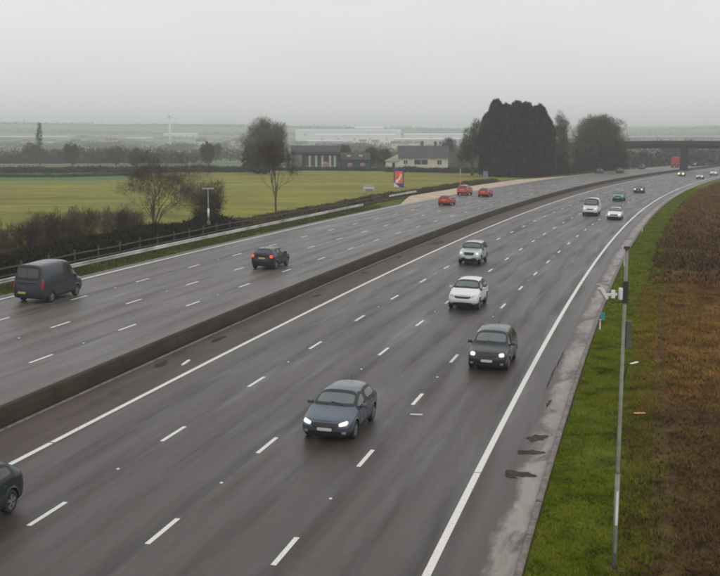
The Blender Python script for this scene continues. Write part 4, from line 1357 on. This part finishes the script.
def wheel_meshes(wr, ww):
    prof = [(0.62 * wr, -ww / 2), (0.90 * wr, -ww / 2), (wr, -ww * 0.36), (wr, ww * 0.36), (0.90 * wr, ww / 2), (0.62 * wr, ww / 2)]
    m = MB(); k = 24
    for i in range(k):
        a = 2 * math.pi * i / k
        for r, x in prof:
            m.v.append((x, r * math.cos(a), r * math.sin(a)))
    n = len(prof)
    for i in range(k):
        for j in range(n):
            a = i * n + j; b = i * n + (j + 1) % n; c = ((i + 1) % k) * n + (j + 1) % n; d = ((i + 1) % k) * n + j
            m.f.append((a, b, c, d))
    tyre = m.mesh('wheel', MATS['rubber'], smooth=True)
    r = MB()
    for sgn in (1,):
        r.tube([(-ww * 0.2, 0, 0), (ww * 0.1, 0, 0)], [0.60 * wr, 0.60 * wr], 20)
    rim_d = r.mesh('brake_disc', MATS['trim_black'])
    s = MB()
    for i in range(5):
        a = 2 * math.pi * i / 5 + 0.3
        for da in (-0.16, 0.16):
            s.bar((ww * 0.40, 0.05 * wr * math.cos(a), 0.05 * wr * math.sin(a)), (ww * 0.42, 0.62 * wr * math.cos(a + da), 0.62 * wr * math.sin(a + da)), 0.045, 0.03)
    s.tube([(ww * 0.3, 0, 0), (ww * 0.45, 0, 0)], [0.16 * wr, 0.12 * wr], 10)
    kk = 20; nb = len(s.v)
    for i in range(kk):
        a = 2 * math.pi * i / kk
        for rr, x in ((0.63, ww * 0.30), (0.63, ww * 0.46), (0.56, ww * 0.44), (0.56, ww * 0.30)):
            s.v.append((x, rr * wr * math.cos(a), rr * wr * math.sin(a)))
    for i in range(kk):
        for j in range(4):
            s.f.append((nb + i * 4 + j, nb + i * 4 + (j + 1) % 4, nb + ((i + 1) % kk) * 4 + (j + 1) % 4, nb + ((i + 1) % kk) * 4 + j))
    rim = s.mesh('rim', MATS['alloy'])
    return tyre, rim_d, rim


WM = {}


def make_car(name, p):
    """p: size and profile; the front points along +Y; returns an Empty with its parts"""
    L, h, H = p['L'], p['W'] / 2, p['H']
    gc = p.get('gc', 0.20); wr = p.get('wr', 0.32)
    zn, zb, zt = p['zn'], p['zb'], p['zt']
    yN, yR = L / 2, -L / 2
    yaf, yar = p['yaf'], p['yar']
    yc, yh, yB, yC, yE = p['yc'], p['yh'], p['yB'], p['yC'], p['yE']
    rw = p.get('rw', 0.70)
    zs = 0.42 + (gc - 0.2)
    van = p.get('van', False)
    zm = p.get('zm', 0.68) + (gc - 0.2)
    rows = [
        [(.45, yN - .18, gc + .02), (.70, yN - .12, gc), (.78, yN - .02, zs), (.80, yN + .01, zs + .16), (.78, yN - .05, zn - .10), (.68, yN - .11, zn - .01), (.40, yN - .07, zn + .01)],
        [(.50, yN - .30, gc), (.88, yN - .28, gc), (.95, yN - .22, zs), (.96, yN - .20, zs + .17), (.94, yN - .24, zn - .03), (.79, yN - .28, zn + .06), (.45, yN - .25, zn + .09)],
        [(.50, yaf, gc), (.95, yaf, gc), (1.0, yaf, zs), (1.0, yaf, zm), (.96, yaf, zn * .35 + zb * .65 - .02), (.82, yaf, zn * .35 + zb * .65 + .05), (.46, yaf, zn * .35 + zb * .65 + .09)],
        [(.50, yc - .1, gc), (.95, yc - .1, gc), (1.0, yc - .1, zs), (1.0, yc - .1, zm + .02), (.96, yc, zb - .01), (.86, yc - .04, zb + .07), (.48, yc + .10, zb + .11)],
        [(.50, yh + .2, gc), (.95, yh + .2, gc), (1.0, yh + .2, zs), (1.0, yh + .2, zm + .02), (.95, yh + .12, zb), (rw, yh - .04, H - .12), (.42, yh + .05, H - .04)],
        [(.50, yB, gc), (.95, yB, gc), (1.0, yB, zs), (1.0, yB, zm + .02), (.95, yB, zb + .01), (rw, yB, H - .08), (.42, yB, H)],
        [(.50, yB - .10, gc), (.95, yB - .10, gc), (1.0, yB - .10, zs), (1.0, yB - .10, zm + .02), (.95, yB - .10, zb + .01), (rw, yB - .10, H - .08), (.42, yB - .10, H)],
        [(.50, yC, gc), (.95, yC, gc), (1.0, yC, zs), (1.0, yC, zm + .04), (.95, yC, zb + .03), (rw * .99, yC, H - .10), (.42, yC, H - .02)],
        [(.50, yE - .05, gc + .02), (.94, yE - .05, gc + .02), (.99, yE - .05, zs), (.99, yE - .05, zm + .05), (.94, yE - .10, zb + .05), (rw * .94, yE, H - .15), (.40, yE - .04, H - .06)],
        [(.50, yR + .32, gc + .04), (.90, yR + .26, gc + .04), (.95, yR + .20, zs), (.96, yR + .18, zm + .05), (.92, yR + .18, min(zt, zb + .05) if not van else zt), (.76, yR + .13, zt + .02), (.42, yR + .08, zt + .03)],
        [(.45, yR + .16, gc + .06), (.76, yR + .08, gc + .04), (.84, yR + .01, zs), (.85, yR, zs + .18), (.82, yR + .05, zt - .22), (.70, yR + .06, zt - .12), (.40, yR + .04, zt - .11)],
    ]
    bm = bmesh.new()
    vs_ = []
    for row in rows:
        R = [bm.verts.new((fx * h, y, z)) for fx, y, z in row]
        Lf = [bm.verts.new((-fx * h, y, z)) for fx, y, z in row]
        vs_.append((R, Lf))
    reg = {}

    def fc(vv, key, mi):
        f = bm.faces.new(vv); f.material_index = mi
        reg.setdefault(key, []).append(f)
        return f
    n = len(rows)
    for i in range(n - 1):
        A, B = vs_[i], vs_[i + 1]
        for side in (0, 1):
            P, Q = A[side], B[side]
            for j in range(6):
                key, mi = 'body', 0
                if j == 0: mi = 5
                if j == 1: mi = 5 if p.get('cladding', True) else 0
                if j == 4 and i in (3, 4): key, mi = ('swf', side), 2
                if j == 4 and i == 5: mi = 5
                if j == 4 and i == 6 and not van: key, mi = ('swr', side), 3
                if j == 4 and i == 7 and p.get('quarter') and not van: key, mi = ('swr', side), 3
                if j == 5 and i == 3: key, mi = 'ws', 1
                if j == 5 and i == 8: key, mi = 'rw', 4
                q = (P[j], P[j + 1], Q[j + 1], Q[j])
                fc(q if side else tuple(reversed(q)), key, mi)
        fc((A[0][6], A[1][6], B[1][6], B[0][6]), 'ws' if i == 3 else 'rw' if i == 8 else 'body', 1 if i == 3 else 4 if i == 8 else 0)
        fc((B[0][0], B[1][0], A[1][0], A[0][0]), 'body', 5)
    for (P, Q), rev in ((vs_[0], 0), (vs_[-1], 1)):
        for j in range(6):
            q = (P[j], P[j + 1], Q[j + 1], Q[j])
            fc(tuple(reversed(q)) if rev else q, 'body', 5 if j < 1 or (j < 2 and p.get('cladding', True)) else 0)
    bmesh.ops.recalc_face_normals(bm, faces=bm.faces)
    for key, fs in list(reg.items()):
        if key == 'body': continue
        mi = fs[0].material_index
        r = bmesh.ops.inset_region(bm, faces=fs, thickness=0.035, depth=0.0, use_even_offset=False, use_boundary=True)
        for f in r['faces']:
            f.material_index = 5 if key in ('ws', 'rw') or isinstance(key, tuple) and p.get('darkframe', True) else 0
        for f in fs: f.material_index = mi
    me = bpy.data.meshes.new('tmp'); bm.to_mesh(me); bm.free()
    tmp = bpy.data.objects.new('tmp', me); C.objects.link(tmp)
    md = tmp.modifiers.new('s', 'SUBSURF'); md.levels = p.get('lv', 2); md.render_levels = md.levels
    dg = bpy.context.evaluated_depsgraph_get()
    ev = tmp.evaluated_get(dg); m2 = ev.to_mesh()
    nv = len(m2.vertices)
    V = np.zeros(nv * 3, np.float32); m2.vertices.foreach_get('co', V); V = V.reshape(-1, 3).astype(float)
    polys = [(tuple(q.vertices), q.material_index) for q in m2.polygons]
    ev.to_mesh_clear()
    bpy.data.objects.remove(tmp); bpy.data.meshes.remove(me)
    # stretch back the shrinkage of the subdivision
    V[:, 1] *= L / (V[:, 1].max() - V[:, 1].min()); V[:, 1] -= (V[:, 1].max() + V[:, 1].min()) / 2
    V[:, 0] *= 2 * h / (V[:, 0].max() - V[:, 0].min())
    lo, hi = V[:, 2].min(), V[:, 2].max()
    V[:, 2] = gc + (V[:, 2] - lo) * (H - gc) / (hi - lo)
    # wheel arches
    Ra = wr + 0.055
    dl = 0.10 if p.get('lv', 2) == 2 else 0.055
    for yw in (yaf, yar):
        d = np.hypot(V[:, 1] - yw, V[:, 2] - wr)
        mk = (np.abs(V[:, 0]) > 0.6 * h) & (np.abs(d - Ra) < dl) & (d > 0.01)
        V[mk, 1] = yw + (V[mk, 1] - yw) * Ra / d[mk]
        V[mk, 2] = wr + (V[mk, 2] - wr) * Ra / d[mk]
    keep = []
    for q, mi in polys:
        c = V[list(q)].mean(0)
        cut = False
        for yw in (yaf, yar):
            if abs(c[0]) > 0.6 * h and math.hypot(c[1] - yw, c[2] - wr) < Ra - 0.004: cut = True
        if not cut: keep.append((q, mi))
    bvh = BVHTree.FromPolygons([tuple(v) for v in V], [q for q, _ in keep])
    T = empty(name, (0, 0, 0))

    def sub(nm, polys_, mats_):
        if not polys_: return None
        used = sorted({i for q, _ in polys_ for i in q}); mp_ = {v: i for i, v in enumerate(used)}
        mm = bpy.data.meshes.new(nm)
        mm.from_pydata([tuple(V[i]) for i in used], [], [tuple(mp_[i] for i in q) for q, _ in polys_])
        for a in mats_: mm.materials.append(a)
        for f, (_, mi) in zip(mm.polygons, polys_):
            f.material_index = 1 if (mi == 5 and len(mats_) > 1) else 0
            f.use_smooth = True
        return mesh_obj(nm, mm, T)
    sub('body', [k_ for k_ in keep if k_[1] in (0, 5)], [MATS[p['paint']], MATS[p.get('trim', 'trim_black')]])
    sub('windscreen', [k_ for k_ in keep if k_[1] == 1], [MATS['glass_screen']])
    sub('rear_window', [k_ for k_ in keep if k_[1] == 4], [MATS['glass_dark']])
    for sgn in (1, -1):
        for mi in (2, 3):
            sub('side_window', [k_ for k_ in keep if k_[1] == mi and np.sign(V[k_[0][0]][0]) == sgn], [MATS['glass_dark']])
    MB().box(-.60 * h, .60 * h, yR + .3, yN - .3, gc + .02, zb - .15).build('underbody', MATS['trim_black'], T)

    def patch(nm, cx, cz, w, hh, mat, face=1, ang=0.0, pw=4, off=0.012, nx=8, nz=4, skew=0.0, taper=0.0):
        """rounded rectangle laid on the body by ray casting, thickness included"""
        d = Vector((-math.sin(ang) * (1 if cx >= 0 else -1), -math.cos(ang) * face, 0))
        rt = Vector((math.cos(ang), -math.sin(ang) * (1 if cx >= 0 else -1) * face, 0)) if ang else Vector((1, 0, 0))
        fr = []
        for j in range(nz + 1):
            for i in range(nx + 1):
                u = 2 * i / nx - 1; v = 2 * j / nz - 1
                m_ = max(abs(u), abs(v), 1e-6)
                nrm = max((abs(u) ** pw + abs(v) ** pw) ** (1 / pw), 1e-6)
                u2, v2 = u * m_ / nrm, v * m_ / nrm
                sx = 1 if cx >= 0 else -1
                uu = u2 * w / 2 * (1 - taper * v2)
                vv = v2 * hh / 2 + skew * u2 * sx * w / 2
                tgt = Vector((cx, face * (L / 2 - .12), cz + vv)) + rt * uu
                org = tgt - d * 6
                loc, nn, _, _ = bvh.ray_cast(org, d)
                if loc is None: return None
                fr.append((loc, nn))
        m = MB()
        for loc, nn in fr: m.v.append(tuple(loc - d * off))
        for loc, nn in fr: m.v.append(tuple(loc + d * 0.004))
        N = (nx + 1) * (nz + 1)
        for j in range(nz):
            for i in range(nx):
                a = j * (nx + 1) + i
                m.f.append((a, a + 1, a + nx + 2, a + nx + 1))
        rim_ = [i for i in range(nx + 1)] + [j * (nx + 1) + nx for j in range(1, nz + 1)] + [nz * (nx + 1) + i for i in range(nx - 1, -1, -1)] + [j * (nx + 1) for j in range(nz - 1, 0, -1)]
        for a, b in zip(rim_, rim_[1:] + rim_[:1]):
            m.f.append((a, b, b + N, a + N))
        return m.build(nm, MATS[mat], T, smooth=False)
    S = p.get('parts', {})
    zl = S.get('zl', zn - .06)
    for sx in (-1, 1):
        patch('headlight', sx * h * S.get('hx', .70), zl, S.get('hw', .40) * .72, S.get('hh', .15) * .80, S.get('lamp', 'lamp_lit'), 1, 0.35, 3, 0.014, skew=S.get('sk', 0.22))
        if S.get('fog', True):
            patch('fog_light', sx * h * .72, zs - .02, .16, .09, S.get('foglamp', 'lamp_off'), 1, 0.3, 3, 0.014, 4, 3)
        patch('tail_light', sx * h * S.get('tx', .78), S.get('tz', zt - .12), S.get('tw', .26), S.get('th', .22), S.get('tail', 'tail_red'), -1, 0.45, 3, 0.014)
    patch('grille', 0, S.get('gz', zn - .13), S.get('gw', .95), S.get('gh', .15), 'trim_black', 1, 0, 5, 0.010, 10, 4, taper=S.get('gt', -0.1))
    patch('lower_grille', 0, S.get('lz', zs - .03), S.get('lw', 1.15), S.get('lh', .13), 'trim_black', 1, 0, 5, 0.011, 10, 3)
    if S.get('chrome'):
        patch('grille_bar', 0, S.get('gz', zn - .13) + S.get('gh', .15) * 0.35, S.get('gw', .95) * .96, .035, 'chrome', 1, 0, 6, 0.022, 10, 2)
    patch('number_plate', 0, S.get('pz', zs + .10), .52, .11, 'plate_white', 1, 0, 12, 0.024, 6, 2)
    patch('number_plate', S.get('rpx', 0), S.get('rpz', zt - .22), .52, .11, 'plate_yellow', -1, 0, 12, 0.02, 6, 2)
    patch('rear_bumper_insert', 0, gc + .16, 1.1, .12, 'trim_black', -1, 0, 5, 0.010, 8, 2)
    key = (round(wr, 3),)
    if key not in WM: WM[key] = wheel_meshes(wr, 0.215)
    ty, di, ri = WM[key]
    for yw in (yaf, yar):
        for sx in (-1, 1):
            w = mesh_obj('wheel', ty, T, (sx * (h - .13), yw, wr))
            if sx < 0: w.rotation_euler = (0, 0, math.pi)
            mesh_obj('brake_disc', di, w); mesh_obj('rim', ri, w)
    for sx in (-1, 1):
        m = MB().box(-.11, .11, -.055, .055, -.075, .075, 0.02, 0.01)
        mo = m.build('door_mirror', MATS[S.get('mirror', p['paint'])], T, (sx * (h + .06), yc - .42, zb + .07), bevel=0.03, smooth=True)
        MB().bar((-sx * .10, 0, -.03), (-sx * .22, .02, -.07), .05, .04).build('mirror_arm', MATS['trim_black'], mo)
    if p.get('near'):
        for sx in (-.30, .25):
            a = bvh.ray_cast(Vector((sx - .05, yc + .06, 4)), Vector((0, 0, -1)))[0]
            b = bvh.ray_cast(Vector((sx + .42, yc - .08, 4)), Vector((0, 0, -1)))[0]
            if a and b:
                MB().bar(a + Vector((0, 0, .012)), b + Vector((0, 0, .012)), .02, .015).build('wiper', MATS['trim_black'], T)
        for sx in (-1, 1):
            for yd in (yB + .18, yC + .10):
                hit = bvh.ray_cast(Vector((sx * 3, yd, zb - .10)), Vector((-sx, 0, 0)))[0]
                if hit:
                    MB().box(-.012, .012, -.10, .10, -.014, .014).build('door_handle', MATS[p['paint']], T, hit + Vector((sx * .014, 0, 0)))
            # door seams
            for yd, zt_ in ((yc - .16, zb - .04), (yB - .05, zb - .02), (yC - .22, zb - .02)):
                pts_ = []
                for q in range(7):
                    z = gc + .16 + (zt_ - gc - .16) * q / 6
                    hit = bvh.ray_cast(Vector((sx * 3, yd, z)), Vector((-sx, 0, 0)))[0]
                    if hit: pts_.append(hit + Vector((sx * .001, 0, 0)))
                if len(pts_) > 2:
                    MB().tube(pts_, 0.007, 4).build('door_seam', MATS['trim_black'], T)
        if van:
            pts_ = []
            for q in range(9):
                hit = bvh.ray_cast(Vector((0.005, yR - 2, gc + .22 + (H - gc - .5) * q / 8)), Vector((0, 1, 0)))[0]
                if hit: pts_.append(hit + Vector((0, -.004, 0)))
            MB().tube(pts_, 0.011, 4).build('door_seam', MATS['trim_black'], T)
            for sx in (-1, 1):
                for zz in (.62, zb - .12):
                    pts_ = []
                    for q in range(9):
                        hit = bvh.ray_cast(Vector((sx * 3, yR + .45 + (L - 1.9) * q / 8, zz)), Vector((-sx, 0, 0)))[0]
                        if hit and abs(hit.x) > .8 * h: pts_.append(hit)
                    if len(pts_) > 2: MB().tube(pts_, 0.018, 5).build('side_moulding', MATS['trim_black'], T)
        MB().tube([(0, yE + .12, H - .03), (0, yE + .0, H + .14)], [.012, .005], 5).build('aerial', MATS['trim_black'], T)
    if p.get('rails'):
        for sx in (-1, 1):
            MB().bar((sx * rw * h * .93, yh - .25, H - .015), (sx * rw * h * .93, yE + .2, H - .03), .04, .04).build('roof_rail', MATS['chrome'], T)
    return T


HATCH = dict(L=4.36, W=1.82, H=1.46, zn=.74, zb=.94, zt=1.02, yaf=1.30, yar=-1.33, yc=.98, yh=.22, yB=-.20, yC=-1.08, yE=-1.52, gc=.17, wr=.325, quarter=True)
MPV = dict(L=4.40, W=1.83, H=1.62, zn=.84, zb=1.03, zt=1.10, yaf=1.32, yar=-1.33, yc=1.22, yh=.38, yB=-.12, yC=-1.05, yE=-1.78, gc=.18, wr=.325, quarter=True, rw=.72)
SUV = dict(L=4.52, W=1.86, H=1.67, zn=.92, zb=1.10, zt=1.16, yaf=1.36, yar=-1.34, yc=1.00, yh=.34, yB=-.16, yC=-1.12, yE=-1.70, gc=.24, wr=.365, quarter=True, rw=.72)
OFFR = dict(L=4.35, W=1.82, H=1.74, zn=1.0, zb=1.14, zt=1.20, yaf=1.36, yar=-1.25, yc=.86, yh=.50, yB=-.10, yC=-1.10, yE=-1.85, gc=.27, wr=.38, quarter=True, rw=.78)
JUKE = dict(L=4.18, W=1.80, H=1.58, zn=.88, zb=1.06, zt=1.12, yaf=1.26, yar=-1.27, yc=.95, yh=.25, yB=-.18, yC=-1.02, yE=-1.50, gc=.22, wr=.345, quarter=False, rw=.70)
VAN = dict(L=4.97, W=1.99, H=2.28, zn=1.05, zb=1.24, zt=1.30, yaf=1.55, yar=-1.40, yc=1.66, yh=.88, yB=.30, yC=-.9, yE=-2.30, gc=.24, wr=.345, van=True, rw=.84)
PICK = dict(OFFR, H=1.72)


def car(base, name, pnt, s, o, toward, label, cat='car', group=None, parts=None, dz=0.0, yaw=0.0, **kw):
    p = dict(base); p['paint'] = pnt; p.update(kw)
    if parts: p['parts'] = parts
    T = make_car(name, p)
    return place(T, s, o, toward, label, cat, group, yaw)


def place(T, s, o, toward, label, cat='car', group=None, yaw=0.0):
    q = RP(s, o, 0.006)
    T.location = q
    a = -psi(s) + (math.pi if toward else 0) + yaw
    slope = float(zr(s + 1) - zr(s - 1)) / 2
    roll = math.atan(CF)
    # tilt with the crossfall of the road
    M = Matrix.Rotation(-psi(s), 4, 'Z') @ Matrix.Rotation(roll, 4, 'Y') @ Matrix.Rotation(math.atan(slope), 4, 'X') @ Matrix.Rotation(math.pi * bool(toward) + yaw, 4, 'Z')
    T.rotation_euler = M.to_euler()
    T.scale = (1.05, 1.05, 1.05)
    tag(T, label, cat, group)
    return T


paint('paint_blue_grey', (0.095, 0.120, 0.155), 0.5)
paint('paint_dark_grey', (0.040, 0.040, 0.046), 0.5)
paint('paint_white', (0.72, 0.72, 0.72), 0.0)
paint('paint_silver', (0.48, 0.52, 0.52), 0.5)
paint('paint_teal_dark', (0.010, 0.020, 0.025), 0.4)
paint('paint_van_grey', (0.018, 0.025, 0.034), 0.25)
paint('paint_black_blue', (0.008, 0.011, 0.020), 0.3)
paint('paint_red', (0.50, 0.030, 0.025), 0.1)
paint('paint_red_orange', (0.52, 0.060, 0.035), 0.1)
paint('paint_teal', (0.09, 0.24, 0.27), 0.4)
paint('paint_black', (0.02, 0.02, 0.022), 0.3)

G = 'vehicles on the motorway'
car(HATCH, 'hatchback', 'paint_blue_grey', 12.6, 1.85, True, 'blue grey hatchback with lit headlights, the nearest whole car', lv=3, near=True,
    parts=dict(hw=.46, hh=.15, sk=.25, gw=.95, gh=.17, gz=.60, lz=.32, lw=1.35, lh=.17, pz=.47, lamp='lamp_lit'))
car(MPV, 'people_carrier', 'paint_dark_grey', 26.7, -1.95, True, 'dark grey people carrier with round lit headlights in the lane beside the edge line', lv=3, near=True,
    parts=dict(hw=.34, hh=.20, sk=.12, gw=.80, gh=.13, gz=.70, lz=.38, pz=.50, lw=1.3, lh=.16))
car(SUV, 'sport_utility_car', 'paint_white', 44.3, 2.15, True, 'white sport utility car just behind the blue grey hatchback with dark windscreen', lv=3, near=True,
    parts=dict(lamp='lamp_off', hw=.42, hh=.14, sk=.2, gw=.95, gh=.17, gz=.80, lz=.42, lw=1.2, chrome=True, pz=.58))
car(OFFR, 'off_road_car', 'paint_silver', 68.2, 5.9, True, 'silver off road car with black grille in the third lane', lv=2, near=True,
    parts=dict(lamp='lamp_lit', hw=.26, hh=.18, sk=.05, gw=.80, gh=.24, gz=.90, lz=.48, lw=1.3, lh=.2, pz=.58))
car(HATCH, 'hatchback', 'paint_teal_dark', -1.0, 9.2, True, 'dark teal car cut off by the left edge of the picture', lv=3, near=True, parts=dict(hw=.46))
car(VAN, 'van', 'paint_van_grey', 36.0, 27.2, False, 'dark blue grey panel van driving away at the far left with tall red tail lamps', 'van', lv=3, near=True,
    parts=dict(tx=.93, tz=1.13, tw=.15, th=.62, tail='tail_red', rpz=.62, rpx=-.35, zl=.98), cladding=True)
car(JUKE, 'hatchback', 'paint_black_blue', 57.2, 20.1, False, 'blue black hatchback driving away on the far carriageway, right tail lamp glowing', lv=3, near=True,
    parts=dict(tail='tail_lit', tz=1.0, tw=.24, th=.20, rpz=.86))
rd = car(HATCH, 'hatchback', 'paint_red', 140.8, 24.0, False, 'nearest of the three red cars, in the middle of the far carriageway', group='three red cars by the refuge area')
r2 = copy_tree(rd); place(r2, 168.0, 23.85, False, 'rightmost of the three red cars', 'car', 'three red cars by the refuge area')
car(SUV, 'sport_utility_car', 'paint_red_orange', 170.0, 28.0, False, 'orange red car with a pale rear window, topmost of the three beside the refuge area', group='three red cars by the refuge area', lv=2)
VAN2 = dict(VAN, L=5.1, H=2.25)
car(VAN2, 'van', 'paint_white', 134.3, 1.9, True, 'white van with dark windscreen in the second lane far up the road', 'van', parts=dict(lamp='lamp_lit', zl=.95, hw=.3, hh=.2, gz=.85, gw=.8))
car(HATCH, 'hatchback', 'paint_white', 128.5, -1.8, True, 'small white car beside and just below the white van in the inside lane', parts=dict(lamp='lamp_lit', hh=.2))
car(MPV, 'people_carrier', 'paint_teal', 174.5, 1.9, True, 'teal car with a pale roof following the white van', parts=dict(lamp='lamp_off'))
car(HATCH, 'hatchback', 'paint_black', 207.0, 1.6, True, 'black car with two bright headlights right of and above the teal car', parts=dict(lamp='lamp_lit', hw=.5, hh=.28))
car(HATCH, 'hatchback', 'paint_black', 330, 5.6, True, 'distant car with warm yellow headlights below the bridge pier', parts=dict(lamp='lamp_warm', hw=.7, hh=.45, zl=.72))
car(HATCH, 'hatchback', 'paint_silver', 310, -1.8, True, 'distant pale car with headlights on near the right bend', parts=dict(lamp='lamp_lit', hw=.5, hh=.35))
car(SUV, 'sport_utility_car', 'paint_white', 352, -1.6, True, 'farthest white car on the near carriageway at the right picture edge', parts=dict(lamp='lamp_lit', hw=.5, hh=.3))
car(HATCH, 'hatchback', 'paint_black', 322, 28.6, False, 'dark car on the far carriageway under the big rounded tree, the left one of two')
car(HATCH, 'hatchback', 'paint_dark_grey', 333, 24.4, False, 'dark grey car on the far carriageway, the right one of two under the rounded tree')
car(MPV, 'people_carrier', 'paint_teal', 405, 29.0, False, 'pale blue car about to pass under the bridge on the far carriageway')
car(MPV, 'people_carrier', 'paint_white', 520, 22.5, False, 'white car beyond the bridge just right of its pier')

# lorry
def lorry(s, o, lab):
    T = empty('lorry', (0, 0, 0))
    MB().box(-1.25, 1.25, -6.6, 3.6, 1.15, 4.1).build('cargo_box', MATS['paint_red'], T, bevel=0.05)
    for sx in (-1, 1):
        MB().box(sx * .62 - .58, sx * .62 + .58, -6.66, -6.6, 1.25, 4.0).build('rear_door', MATS['paint_red_orange'], T, bevel=0.02)
        MB().box(sx * .95 - .2, sx * .95 + .2, -6.7, -6.55, .75, .95).build('tail_light', MATS['tail_lit'], T)
    cb = MB().prism([(4.0, .6), (6.2, .6), (6.3, 1.7), (5.9, 3.1), (4.0, 3.3)], 0, -1.22, 1.22).build('cab', MATS['paint_red'], T, bevel=0.05)
    MB().prism([(6.24, 1.8), (6.30, 1.8), (5.98, 2.95), (5.92, 2.95)], 0, -1.05, 1.05).build('windscreen', MATS['glass_dark'], cb)
    MB().prism([(4.1, 3.32), (5.7, 3.12), (4.1, 4.0)], 0, -1.1, 1.1).build('wind_deflector', MATS['paint_red'], cb)
    MB().box(-.45, .45, -6.3, 6.0, .75, 1.12).build('chassis', MATS['trim_black'], T)
    MB().box(-1.2, 1.2, -6.6, -6.45, .45, .6).build('rear_bumper', MATS['trim_black'], T)
    ty, di, ri = wheel_meshes(.5, .3)
    for yw in (5.2, -3.2, -4.5, -5.7):
        for sx in (-1, 1):
            w = mesh_obj('wheel', ty, T, (sx * 1.05, yw, .5))
            if sx < 0: w.rotation_euler = (0, 0, math.pi)
            mesh_obj('rim', ri, w)
    return place(T, s, o, False, lab, 'lorry')


lorry(468, 24.6, 'red box lorry seen under the bridge just left of its pier')
T2 = empty('lorry', (0, 0, 0))
sg = RP(520, 40)
T2.location = sg; T2.rotation_euler = (0, 0, -psi(520))
tag(T2, 'tall hazy blue grey direction sign on two posts beyond the bridge', 'road sign'); T2.name = 'direction_sign'
MB().box(-2.6, 2.6, -.06, .06, 1.4, 6.0).build('panel', MATS['barn_grey'], T2)
for x in (-1.8, 1.8):
    MB().tube([(x, .15, -1), (x, .15, 5.6)], .12, 8).build('post', MATS['galvanised'], T2)

# ------------------------------------------------------------------ haze
hb = MB().box(-6500, 6500, -900, 9500, -60, 80)
k = NT('haze')
k.t.nodes.remove(k.b)
pv = k.n('VolumePrincipled')
pv.inputs['Density'].default_value = HAZE
pv.inputs['Color'].default_value = (0.975, 0.985, 1.0, 1)
pv.inputs['Anisotropy'].default_value = 0.2
k.t.links.new(pv.outputs[0], k.out.inputs['Volume'])
hz = hb.build('haze', k.m)
tag(hz, 'pale grey morning haze over the whole scene', 'haze', kind='stuff')
